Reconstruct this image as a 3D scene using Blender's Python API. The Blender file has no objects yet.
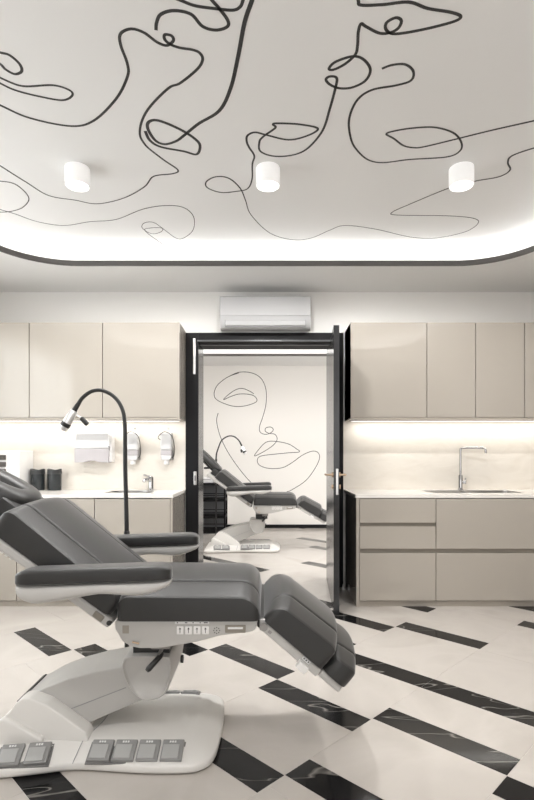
import bpy, bmesh, math, random
from mathutils import Vector, Matrix

scene = bpy.context.scene
C = scene.collection
R = math.radians
EYE = 1.25                       # camera height
ROOM_X = 2.77                    # half width of both rooms
WALL_Y = 4.90                    # near face of the partition wall
WALL_Y2 = 5.25                   # far face of the partition wall
FAR_Y = 8.90                     # end wall of the second room
REAR_Y = -2.6
SOFFIT_Z, CEIL_Z = 2.82, 3.02

# ------------------------------------------------------------------ camera
cam = bpy.data.cameras.new('camera')
cam.sensor_fit = 'VERTICAL'
cam.sensor_height = 36.0
cam.lens = 512 / 800 * 36
cam.shift_y = 56 / 800
cam.clip_start = 0.05
camo = bpy.data.objects.new('camera', cam)
camo.location = (0, 0, EYE)
camo.rotation_euler = (R(90), 0, 0)
C.objects.link(camo)
scene.camera = camo

# ------------------------------------------------------------------ world, lights, exposure
world = bpy.data.worlds.new('world')
scene.world = world
world.use_nodes = True
world.node_tree.nodes['Background'].inputs[0].default_value = (0.86, 0.93, 1.0, 1)
world.node_tree.nodes['Background'].inputs[1].default_value = 1.6

def area(name, loc, rot, sx, sy, power, color=(1, 1, 1)):
    l = bpy.data.lights.new(name, 'AREA')
    l.shape = 'RECTANGLE'
    l.size, l.size_y = sx, sy
    l.energy = power
    l.color = color
    o = bpy.data.objects.new(name, l)
    o.location = loc
    o.rotation_euler = rot
    C.objects.link(o)
    return o

area('window_daylight', (-2.79, 2.95, 1.5), (0, R(-90), 0), 1.9, 1.9, 43, (0.95, 0.98, 1.0))
area('rear_fill_light', (0.0, -2.45, 1.6), (R(90), 0, 0), 3.6, 1.9, 40, (0.98, 0.99, 1.0))  # added fill from behind the camera; the rear wall has no window
area('second_room_fill', (2.55, 6.25, 1.5), (0, R(90), 0), 1.9, 2.0, 34, (1, 0.99, 0.98))  # added fill to brighten the second room; no window on that side
COVE = 14.0                      # strength of the LED tape in the coves
UNDER = 3.6                     # watts of each under-cabinet light
LAMP = 23.0                       # watts of each ceiling spotlight and added fill spot

scene.view_settings.view_transform = 'Standard'
scene.view_settings.look = 'None'
scene.view_settings.exposure = 0.38
scene.view_settings.gamma = 1.0
scene.view_settings.use_curve_mapping = False
cy = scene.cycles
cy.use_denoising = True
cy.max_bounces = 10
cy.diffuse_bounces = 5
cy.glossy_bounces = 5
cy.transmission_bounces = 6
cy.caustics_reflective = False
cy.caustics_refractive = False
cy.sample_clamp_indirect = 6.0

# ------------------------------------------------------------------ materials
def mat(name, col, rough=0.5, metal=0.0, ior=1.5, coat=0.0, bump=None, emis=None, trans=0.0, alpha=1.0):
    m = bpy.data.materials.new(name)
    m.use_nodes = True
    nt = m.node_tree
    b = nt.nodes['Principled BSDF']
    b.inputs['Base Color'].default_value = (*col, 1)
    b.inputs['Roughness'].default_value = rough
    b.inputs['Metallic'].default_value = metal
    b.inputs['IOR'].default_value = ior
    b.inputs['Coat Weight'].default_value = coat
    b.inputs['Coat Roughness'].default_value = 0.03
    b.inputs['Transmission Weight'].default_value = trans
    b.inputs['Alpha'].default_value = alpha
    if emis:
        b.inputs['Emission Color'].default_value = (*emis[0], 1)
        b.inputs['Emission Strength'].default_value = emis[1]
    if bump:                                     # (scale, strength, distance)
        tc = nt.nodes.new('ShaderNodeTexCoord')
        n = nt.nodes.new('ShaderNodeTexNoise')
        n.inputs['Scale'].default_value = bump[0]
        n.inputs['Detail'].default_value = 5
        bp = nt.nodes.new('ShaderNodeBump')
        bp.inputs['Strength'].default_value = bump[1]
        bp.inputs['Distance'].default_value = bump[2]
        nt.links.new(tc.outputs['Object'], n.inputs['Vector'])
        nt.links.new(n.outputs['Fac'], bp.inputs['Height'])
        nt.links.new(bp.outputs['Normal'], b.inputs['Normal'])
    return m

def ramp_color(m, scale, stops, detail=6, distort=0.0, stretch=(1, 1, 1), rot=(0, 0, 0)):
    """Noise through a colour ramp into the base colour."""
    nt = m.node_tree
    b = nt.nodes['Principled BSDF']
    tc = nt.nodes.new('ShaderNodeTexCoord')
    mp = nt.nodes.new('ShaderNodeMapping')
    mp.inputs['Scale'].default_value = stretch
    mp.inputs['Rotation'].default_value = rot
    n = nt.nodes.new('ShaderNodeTexNoise')
    n.inputs['Scale'].default_value = scale
    n.inputs['Detail'].default_value = detail
    n.inputs['Distortion'].default_value = distort
    r = nt.nodes.new('ShaderNodeValToRGB')
    while len(r.color_ramp.elements) < len(stops):
        r.color_ramp.elements.new(0.5)
    for e, (p, c) in zip(r.color_ramp.elements, stops):
        e.position = p
        e.color = (*c, 1)
    nt.links.new(tc.outputs['Object'], mp.inputs['Vector'])
    nt.links.new(mp.outputs['Vector'], n.inputs['Vector'])
    nt.links.new(n.outputs['Fac'], r.inputs['Fac'])
    nt.links.new(r.outputs['Color'], b.inputs['Base Color'])
    return m

M = {}
M['wall'] = mat('wall paint', (0.88, 0.867, 0.845), 0.7, bump=(220, 0.05, 0.001))
M['ceiling'] = mat('ceiling paint', (0.76, 0.757, 0.75), 0.75)
M['taupe_wall'] = mat('taupe wall paint', (0.44, 0.41, 0.375), 0.7)
M['far_wall'] = mat('white wall paint', (0.83, 0.81, 0.78), 0.7)
M['trim_grey'] = mat('dark grey cove edge', (0.11, 0.102, 0.098), 0.5)
M['mural'] = mat('black line paint', (0.022, 0.021, 0.021), 0.55)
M['wall_mural'] = mat('fine black line paint', (0.03, 0.03, 0.03), 0.6)
M['cab'] = mat('greige lacquer', (0.415, 0.382, 0.338), 0.05, coat=0.7)
M['cab_body'] = mat('greige carcass', (0.42, 0.385, 0.335), 0.3)
M['groove'] = mat('handle groove', (0.26, 0.235, 0.20), 0.4)
M['plinth'] = mat('plinth', (0.34, 0.31, 0.27), 0.35)
M['worktop'] = mat('white stone worktop', (0.80, 0.775, 0.74), 0.25)
M['splash'] = ramp_color(mat('cream stone', (0.7, 0.64, 0.55), 0.4), 3.0,
                         [(0.3, (0.68, 0.635, 0.57)), (0.55, (0.74, 0.70, 0.64)), (0.75, (0.70, 0.66, 0.595))], 10, 1.2, (1, 1, 2.2))
M['black'] = mat('black gloss lacquer', (0.012, 0.012, 0.013), 0.20, ior=1.5)
M['black_matt'] = mat('black matt lining', (0.012, 0.012, 0.013), 0.75)
M['black_satin'] = mat('black satin lacquer', (0.009, 0.009, 0.010), 0.5, ior=1.25)
M['black_rail'] = mat('black rail with a grey sheen', (0.08, 0.08, 0.085), 0.3)
M['steel'] = mat('brushed steel', (0.62, 0.61, 0.60), 0.28, metal=1.0)
M['silver'] = mat('pale silver metal', (0.86, 0.86, 0.86), 0.38, metal=0.85)
M['mesh_grey'] = mat('grey mesh panel', (0.16, 0.165, 0.175), 0.6)
M['chrome'] = mat('chrome', (0.56, 0.56, 0.57), 0.12, metal=1.0)
M['brass'] = mat('champagne brass', (0.50, 0.37, 0.26), 0.3, metal=1.0)
M['white_plastic'] = mat('white plastic', (0.68, 0.68, 0.69), 0.22)
M['ac_white'] = mat('off-white plastic housing', (0.46, 0.46, 0.465), 0.5)
M['basin_steel'] = mat('satin sink steel', (0.36, 0.355, 0.35), 0.3, metal=1.0)
M['white_matt'] = mat('white matt plastic', (0.80, 0.79, 0.78), 0.4)
M['clear_plastic'] = mat('grey translucent plastic', (0.50, 0.475, 0.49), 0.2)
M['dark_slot'] = mat('dark slot', (0.05, 0.05, 0.055), 0.5)
M['grey_line'] = mat('grey gap', (0.28, 0.28, 0.29), 0.5)
M['leather'] = mat('dark grey leatherette', (0.012, 0.0119, 0.0118), 0.46, bump=(900, 0.10, 0.0006))
M['leather_side'] = mat('charcoal leatherette', (0.012, 0.0119, 0.0118), 0.46, bump=(900, 0.10, 0.0006))
for k in ('leather', 'leather_side'):
    M[k].node_tree.nodes['Principled BSDF'].inputs['Specular IOR Level'].default_value = 0.7
    M[k].node_tree.nodes['Principled BSDF'].inputs['Sheen Weight'].default_value = 0.35
    M[k].node_tree.nodes['Principled BSDF'].inputs['Sheen Roughness'].default_value = 0.35
M['shell'] = mat('light grey plastic shell', (0.49, 0.479, 0.462), 0.38)
M['base'] = mat('grey plastic base', (0.74, 0.725, 0.70), 0.42)
M['pedal'] = mat('grey pedal', (0.27, 0.27, 0.266), 0.4)
M['pedal_bay'] = mat('dark pedal bay', (0.17, 0.168, 0.165), 0.6)
M['mark'] = mat('pale print', (0.75, 0.75, 0.75), 0.5)
M['dark_mech'] = mat('black mechanism', (0.02, 0.02, 0.02), 0.45)
M['mech_grey'] = mat('grey metal mechanism', (0.30, 0.29, 0.28), 0.35, metal=0.6)
M['dark_print'] = mat('dark print', (0.05, 0.05, 0.05), 0.6)
M['canister'] = mat('dark grey lacquered bin', (0.025, 0.03, 0.033), 0.16)
M['canister_lid'] = mat('dark grey bin lid', (0.032, 0.034, 0.035), 0.35)
M['slat'] = mat('dark taupe slats', (0.075, 0.065, 0.058), 0.5)
M['lamp_body'] = mat('lit opal lamp body', (0.86, 0.86, 0.86), 0.5, emis=((1, 0.985, 0.965), 0.22))
M['lamp_lens'] = mat('lit lamp lens', (1, 1, 1), 0.5, emis=((1, 0.97, 0.93), 3.0))
M['led'] = mat('cove led tape', (1, 1, 1), 0.5, emis=((1.0, 0.985, 0.965), COVE))
M['led_under'] = mat('under cabinet led diffuser', (1, 1, 1), 0.5, emis=((1.0, 0.95, 0.87), 2.0))
def sheer():
    m = mat('sheer white curtain', (0.9, 0.9, 0.89), 0.9)
    nt = m.node_tree
    out = nt.nodes['Material Output']
    tl = nt.nodes.new('ShaderNodeBsdfTranslucent')
    tl.inputs['Color'].default_value = (0.93, 0.93, 0.92, 1)
    tp = nt.nodes.new('ShaderNodeBsdfTransparent')
    mx = nt.nodes.new('ShaderNodeMixShader')
    mx.inputs[0].default_value = 0.35
    nt.links.new(tl.outputs[0], mx.inputs[1])
    nt.links.new(tp.outputs[0], mx.inputs[2])
    nt.links.new(mx.outputs[0], out.inputs['Surface'])
    return m
M['curtain'] = sheer()
M['glass'] = mat('window glass', (0.9, 0.95, 0.95), 0.02, trans=1.0)
M['grout'] = mat('pale grout', (0.66, 0.63, 0.59), 0.6)
M['tile'] = ramp_color(mat('cream marble tile', (0.72, 0.68, 0.63), 0.2), 1.7,
                       [(0.30, (0.475, 0.440, 0.405)), (0.50, (0.545, 0.510, 0.475)), (0.70, (0.505, 0.470, 0.435))], 8, 0.8)
def black_marble():
    m = mat('black veined marble', (0.02, 0.02, 0.021), 0.10, ior=1.38)
    nt = m.node_tree
    b = nt.nodes['Principled BSDF']
    tc = nt.nodes.new('ShaderNodeTexCoord')
    mp = nt.nodes.new('ShaderNodeMapping')
    mp.inputs['Rotation'].default_value = (0, 0, R(62))
    mp.inputs['Scale'].default_value = (0.55, 2.2, 1)
    n = nt.nodes.new('ShaderNodeTexNoise')
    n.inputs['Scale'].default_value = 2.1
    n.inputs['Detail'].default_value = 2.5
    n.inputs['Distortion'].default_value = 0.7
    sub = nt.nodes.new('ShaderNodeMath'); sub.operation = 'SUBTRACT'; sub.inputs[1].default_value = 0.5
    ab = nt.nodes.new('ShaderNodeMath'); ab.operation = 'ABSOLUTE'
    r = nt.nodes.new('ShaderNodeValToRGB')
    r.color_ramp.elements[0].position = 0.0
    r.color_ramp.elements[0].color = (0.20, 0.19, 0.175, 1)
    r.color_ramp.elements[1].position = 0.007
    r.color_ramp.elements[1].color = (0.011, 0.011, 0.0115, 1)
    nt.links.new(tc.outputs['Object'], mp.inputs['Vector'])
    nt.links.new(mp.outputs['Vector'], n.inputs['Vector'])
    nt.links.new(n.outputs['Fac'], sub.inputs[0])
    nt.links.new(sub.outputs[0], ab.inputs[0])
    nt.links.new(ab.outputs[0], r.inputs['Fac'])
    nt.links.new(r.outputs['Color'], b.inputs['Base Color'])
    return m
M['marble'] = black_marble()
M['marble'].node_tree.nodes['Principled BSDF'].inputs['Specular IOR Level'].default_value = 0.3

# ------------------------------------------------------------------ mesh helpers
ORG = {}

class MB:
    """Collects shapes in world coordinates; build() links them as one mesh object."""
    def __init__(self):
        self.bm = bmesh.new()
        self.round = False                  # holds tubes or other round shapes
        self.mi = 0                         # material slot of the shapes added next

    def _merge(self, t):
        for f in t.faces:
            f.material_index = self.mi
        me = bpy.data.meshes.new('tmp')
        t.to_mesh(me)
        t.free()
        self.bm.from_mesh(me)
        bpy.data.meshes.remove(me)

    def box(self, x0, x1, y0, y1, z0, z1, bev=0.0, seg=2, rot=None):
        t = bmesh.new()
        bmesh.ops.create_cube(t, size=1)
        cx, cyy, cz = (x0 + x1) / 2, (y0 + y1) / 2, (z0 + z1) / 2
        for v in t.verts:
            v.co = Vector((v.co.x * abs(x1 - x0), v.co.y * abs(y1 - y0), v.co.z * abs(z1 - z0)))
        if bev > 0:
            bmesh.ops.bevel(t, geom=list(t.edges), offset=bev, segments=seg, profile=0.5, affect='EDGES')
        mtx = Matrix.Translation((cx, cyy, cz))
        if rot is not None:
            mtx = mtx @ rot
        bmesh.ops.transform(t, matrix=mtx, verts=t.verts)
        self._merge(t)
        return self

    def prism(self, poly, y0, y1, bev=0.0, seg=2):
        """Polygon in XZ swept along Y."""
        t = bmesh.new()
        a = [t.verts.new((x, y0, z)) for x, z in poly]
        b = [t.verts.new((x, y1, z)) for x, z in poly]
        t.faces.new(a)
        t.faces.new(list(reversed(b)))
        n = len(poly)
        for i in range(n):
            t.faces.new((a[(i + 1) % n], a[i], b[i], b[(i + 1) % n]))
        bmesh.ops.recalc_face_normals(t, faces=t.faces)
        if bev > 0:
            bmesh.ops.bevel(t, geom=list(t.edges), offset=bev, segments=seg, profile=0.5, affect='EDGES', clamp_overlap=True)
        self._merge(t)
        return self

    def slab(self, poly, z0, z1):
        """Polygon in XY swept along Z."""
        t = bmesh.new()
        a = [t.verts.new((x, y, z0)) for x, y in poly]
        b = [t.verts.new((x, y, z1)) for x, y in poly]
        t.faces.new(a)
        t.faces.new(b)
        n = len(poly)
        for i in range(n):
            t.faces.new((a[i], a[(i + 1) % n], b[(i + 1) % n], b[i]))
        bmesh.ops.recalc_face_normals(t, faces=t.faces)
        self._merge(t)
        return self

    def rings(self, rings, cap=True, closed=False):
        """Skins a list of equally long vertex loops."""
        self.round = True
        t = bmesh.new()
        vs = [[t.verts.new(p) for p in r] for r in rings]
        n = len(rings[0])
        m = len(rings)
        for i in range(m if closed else m - 1):
            p, q = vs[i], vs[(i + 1) % m]
            for j in range(n):
                k = (j + 1) % n
                t.faces.new((p[j], p[k], q[k], q[j]))
        if cap and not closed:
            t.faces.new(vs[0])
            t.faces.new(list(reversed(vs[-1])))
        bmesh.ops.recalc_face_normals(t, faces=t.faces)
        self._merge(t)
        return self

    def tube(self, pts, rad, n=12, smooth=0):
        if smooth:
            pts = spline(pts, smooth)
        pts = [Vector(p) for p in pts]
        rads = rad if isinstance(rad, (list, tuple)) else [rad] * len(pts)
        if len(rads) != len(pts):
            k = len(rads) - 1
            rads = [rads[min(k, int(i * k / max(1, len(pts) - 1)))] for i in range(len(pts))]
        rings = []
        ref = None
        for i, p in enumerate(pts):
            d = (pts[min(i + 1, len(pts) - 1)] - pts[max(i - 1, 0)]).normalized()
            if ref is None:
                ref = Vector((0, 1, 0)) if abs(d.y) < 0.9 else Vector((1, 0, 0))
            s = (ref - d * ref.dot(d)).normalized()
            ref = s
            u = d.cross(s)
            rings.append([p + (s * math.cos(2 * math.pi * k / n) + u * math.sin(2 * math.pi * k / n)) * rads[i] for k in range(n)])
        return self.rings(rings)

    def lathe(self, c, prof, n=32, axis='Z', cap=True):
        """prof: (radius, height) pairs about a centre."""
        rings = []
        for r, h in prof:
            ring = []
            for k in range(n):
                a = 2 * math.pi * k / n
                x, y = r * math.cos(a), r * math.sin(a)
                if axis == 'Z': p = (c[0] + x, c[1] + y, c[2] + h)
                elif axis == 'Y': p = (c[0] + x, c[1] + h, c[2] + y)
                else: p = (c[0] + h, c[1] + x, c[2] + y)
                ring.append(p)
            rings.append(ring)
        return self.rings(rings, cap)

    def build(self, name, m, parent=None, org=None, smooth=None):
        if smooth is None:
            smooth = 35 if self.round else 18
        o_parent = ORG[parent.name] if parent is not None else Vector((0, 0, 0))
        org = Vector(org) if org is not None else o_parent
        bmesh.ops.translate(self.bm, verts=self.bm.verts, vec=-org)
        me = bpy.data.meshes.new(name)
        self.bm.to_mesh(me)
        self.bm.free()
        for mm in (m if isinstance(m, list) else [m]):
            me.materials.append(M[mm])
        if smooth:
            for p in me.polygons:
                p.use_smooth = True
            me.set_sharp_from_angle(angle=R(smooth))
        o = bpy.data.objects.new(name, me)
        C.objects.link(o)
        if parent is not None:
            o.parent = parent
        o.location = org - o_parent
        ORG[o.name] = org
        return o

def spline(pts, k=6):
    """Catmull-Rom through the points."""
    pts = [Vector(p) for p in pts]
    out = []
    for i in range(len(pts) - 1):
        p0, p1, p2, p3 = pts[max(i - 1, 0)], pts[i], pts[i + 1], pts[min(i + 2, len(pts) - 1)]
        for j in range(k):
            t = j / k
            out.append(0.5 * ((2 * p1) + (p2 - p0) * t + (2 * p0 - 5 * p1 + 4 * p2 - p3) * t * t + (3 * p1 - p0 - 3 * p2 + p3) * t ** 3))
    out.append(pts[-1])
    return out

def empty(name, loc, label=None, cat=None, group=None, kind=None):
    o = bpy.data.objects.new(name, None)
    o.empty_display_size = 0.1
    o.location = loc
    C.objects.link(o)
    ORG[o.name] = Vector(loc)
    return tag(o, label, cat, group, kind)

def tag(o, label=None, cat=None, group=None, kind=None):
    if label: o['label'] = label
    if cat: o['category'] = cat
    if group: o['group'] = group
    if kind: o['kind'] = kind
    return o

def struct(mb, name, m, parent=None, smooth=None):
    return tag(mb.build(name, m, parent, smooth=smooth), kind='structure')

def copy_tree(o, parent=None):
    c = o.copy()
    C.objects.link(c)
    if parent is not None:
        c.parent = parent
    ORG[c.name] = ORG[o.name].copy()
    for ch in list(o.children):
        copy_tree(ch, c)
    return c

def ellipse(cx, cyy, rx, ry, n=32, e=2.0, a0=0.0):
    out = []
    for k in range(n):
        a = a0 + 2 * math.pi * k / n
        c, s = math.cos(a), math.sin(a)
        out.append((cx + math.copysign(abs(c) ** (2 / e), c) * rx, cyy + math.copysign(abs(s) ** (2 / e), s) * ry))
    return out

def rounded_rect(x0, x1, y0, y1, r, seg=14):
    out = []
    for cx, cyy, a0 in ((x1 - r, y1 - r, 0), (x0 + r, y1 - r, 90), (x0 + r, y0 + r, 180), (x1 - r, y0 + r, 270)):
        for k in range(seg + 1):
            a = R(a0 + 90 * k / seg)
            out.append((cx + r * math.cos(a), cyy + r * math.sin(a)))
    return out

# ------------------------------------------------------------------ floor
SQ = math.sqrt(0.5)
def clip(poly, x0, x1, y0, y1):
    for ax, lim, keep_less in ((0, x0, False), (0, x1, True), (1, y0, False), (1, y1, True)):
        out = []
        for i in range(len(poly)):
            p, q = poly[i], poly[(i + 1) % len(poly)]
            ip = p[ax] <= lim if keep_less else p[ax] >= lim
            iq = q[ax] <= lim if keep_less else q[ax] >= lim
            if ip: out.append(p)
            if ip != iq:
                t = (lim - p[ax]) / (q[ax] - p[ax])
                out.append((p[0] + (q[0] - p[0]) * t, p[1] + (q[1] - p[1]) * t))
        poly = out
        if len(poly) < 3: return []
    return poly

def make_floor(name, a_top, y0, y1, strips, seed, extra_below, extra_above):
    """Diagonal courses of cream slabs split by short black marble bars. strips: {course: [bar start ...]}"""
    rnd = random.Random(seed)
    mb = MB()
    mb.mi = 0
    mb.box(-ROOM_X - 0.1, ROOM_X + 0.1, y0, y1, -0.06, -0.0012)
    W, L, G = 0.148, 0.6175, 0.0009
    def put(a0, a1, b0, b1, mi):
        q = [(a0 + G, b0 + G), (a1 - G, b0 + G), (a1 - G, b1 - G), (a0 + G, b1 - G)]
        xy = [((a + b) * SQ, (b - a) * SQ) for a, b in q]
        xy = clip(xy, -ROOM_X, ROOM_X, y0, y1)
        if len(xy) >= 3:
            mb.mi = mi
            mb.slab(xy, -0.0012, 0.0)
    for k in range(-12, 18):
        a1 = a_top - L * k
        a0 = a1 - L
        bars = sorted(strips.get(k, []))
        lo, hi = (extra_below, extra_above)
        b = lo - rnd.random() * 0.5
        while b > -6:
            bars.append(b)
            b -= W + rnd.choice((0.47, 0.62, 0.62))
        b = max([hi] + [x + 0.77 for x in bars]) + rnd.random() * 0.5
        while b < 12:
            bars.append(b)
            b += W + rnd.choice((0.47, 0.62, 0.62))
        bars.sort()
        for i, b in enumerate(bars):
            put(a0, a1, b, b + W, 2)
            e = bars[i + 1] if i + 1 < len(bars) else b + W
            s = b + W
            while e - s > 0.70:
                put(a0, a1, s, s + 0.6175, 1)
                s += 0.6175
            if e - s > 0.004:
                put(a0, a1, s, e, 1)
    return tag(mb.build(name, ['grout', 'tile', 'marble'], smooth=0), kind='structure')

make_floor('floor', -0.752, REAR_Y, 5.08,
           {-1: [1.93], 0: [1.469, 2.081, 2.542, 3.98], 1: [0.706, 1.318, 1.918, 2.542, 3.318, 4.43],
            2: [0.706, 2.07, 2.68, 3.16, 3.80], 3: [1.455, 1.92, 3.33], 4: [1.297], 5: [0.9], 6: [0.6]}, 3, 0.25, 4.75)
make_floor('floor_second_room', -3.3325, 5.08, FAR_Y, {0: [4.50], 1: [3.85, 5.36], 2: [3.85, 5.80], 3: [4.6], 4: [4.4], 5: [5.0]}, 8, 2.6, 6.6)

# ------------------------------------------------------------------ room shell
T = 0.12
OPEN_L, OPEN_R, OPEN_Z = -0.70, 0.66, 2.38      # rough opening in the partition
b = MB()
b.box(-ROOM_X, OPEN_L, WALL_Y, WALL_Y2, 0, CEIL_Z).box(OPEN_R, ROOM_X, WALL_Y, WALL_Y2, 0, CEIL_Z)
b.box(OPEN_L, OPEN_R, WALL_Y, WALL_Y2, OPEN_Z, CEIL_Z)
struct(b, 'wall_back', 'wall')
WIN = (2.0, 3.9, 0.55, 2.45)                   # window in the left wall: y0, y1, z0, z1
b = MB()
b.box(-ROOM_X - T, -ROOM_X, REAR_Y, WIN[0], 0, CEIL_Z).box(-ROOM_X - T, -ROOM_X, WIN[1], FAR_Y, 0, CEIL_Z)
b.box(-ROOM_X - T, -ROOM_X, WIN[0], WIN[1], 0, WIN[2]).box(-ROOM_X - T, -ROOM_X, WIN[0], WIN[1], WIN[3], CEIL_Z)
struct(b, 'wall_left', 'wall')
struct(MB().box(ROOM_X, ROOM_X + T, REAR_Y, WALL_Y2, 0, CEIL_Z), 'wall_right', 'taupe_wall')
struct(MB().box(ROOM_X, ROOM_X + T, WALL_Y2, FAR_Y, 0, CEIL_Z), 'wall_right_second_room', 'far_wall')
struct(MB().box(-ROOM_X - T, ROOM_X + T, REAR_Y - T, REAR_Y, 0, CEIL_Z), 'wall_rear', 'taupe_wall')
struct(MB().box(-ROOM_X - T, ROOM_X + T, FAR_Y, FAR_Y + T, 0, CEIL_Z), 'wall_far', 'far_wall')
struct(MB().box(-ROOM_X - T, ROOM_X + T, REAR_Y - T, FAR_Y + T, CEIL_Z, CEIL_Z + 0.1), 'ceiling', 'ceiling')
win = empty('window_1', (-ROOM_X, (WIN[0] + WIN[1]) / 2, WIN[2]), kind='structure')
b = MB()
for y in (WIN[0] + 0.025, (WIN[0] + WIN[1]) / 2, WIN[1] - 0.025):
    b.box(-ROOM_X - 0.09, -ROOM_X - 0.04, y - 0.025, y + 0.025, WIN[2], WIN[3], 0.004)
for z in (WIN[2] + 0.025, WIN[3] - 0.025):
    b.box(-ROOM_X - 0.09, -ROOM_X - 0.04, WIN[0], WIN[1], z - 0.025, z + 0.025, 0.004)
b.build('window_frame', 'white_matt', win)
MB().box(-ROOM_X - 0.07, -ROOM_X - 0.064, WIN[0], WIN[1], WIN[2], WIN[3]).build('pane', 'glass', win)

# dropped border with a cove round each room's raised ceiling
def border(x0, x1, y0, y1, ex0, ex1, ey0, ey1, rad, tag_n):
    outer = rounded_rect(x0, x1, y0, y1, 0.001)
    inner = rounded_rect(ex0, ex1, ey0, ey1, rad)
    def ring(loop, z): return [(x, y, z) for x, y in loop]
    back = rounded_rect(ex0 - 0.20, ex1 + 0.20, ey0 - 0.20, ey1 + 0.20, rad + 0.18)
    tape0 = rounded_rect(ex0 - 0.125, ex1 + 0.125, ey0 - 0.125, ey1 + 0.125, rad + 0.12)
    tape1 = rounded_rect(ex0 - 0.14, ex1 + 0.14, ey0 - 0.14, ey1 + 0.14, rad + 0.13)
    lip = rounded_rect(ex0 + 0.012, ex1 - 0.012, ey0 + 0.012, ey1 - 0.012, rad - 0.01)
    s = MB()
    s.rings([ring(outer, SOFFIT_Z), ring(inner, SOFFIT_Z), ring(inner, SOFFIT_Z + 0.035), ring(back, SOFFIT_Z + 0.035),
             ring(back, CEIL_Z + 0.002), ring(outer, CEIL_Z + 0.002)], closed=True)
    struct(s, 'ceiling_soffit' if tag_n == 1 else 'ceiling_soffit_second_room', 'ceiling', smooth=30)
    b = MB()
    b.rings([ring(inner, SOFFIT_Z - 0.002), ring(lip, SOFFIT_Z - 0.002), ring(lip, SOFFIT_Z + 0.041), ring(inner, SOFFIT_Z + 0.041)], closed=True)
    struct(b, 'trim_%d' % tag_n, 'trim_grey', smooth=30)
    b = MB()
    b.rings([ring(tape0, SOFFIT_Z + 0.036), ring(tape1, SOFFIT_Z + 0.036), ring(tape1, SOFFIT_Z + 0.045), ring(tape0, SOFFIT_Z + 0.045)], closed=True)
    struct(b, 'trim_%d_cove_light' % tag_n, 'led', smooth=0)

border(-ROOM_X, ROOM_X, REAR_Y, WALL_Y, -2.11, 2.11, 1.40, 4.23, 0.56, 1)
border(-ROOM_X, ROOM_X, WALL_Y2, FAR_Y, -2.11, 2.11, WALL_Y2 + 0.66, 8.05, 0.56, 2)
struct(MB().box(-ROOM_X, ROOM_X, FAR_Y - 0.015, FAR_Y, 0, 0.06, 0.003), 'baseboard_far', 'black_satin')

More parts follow.
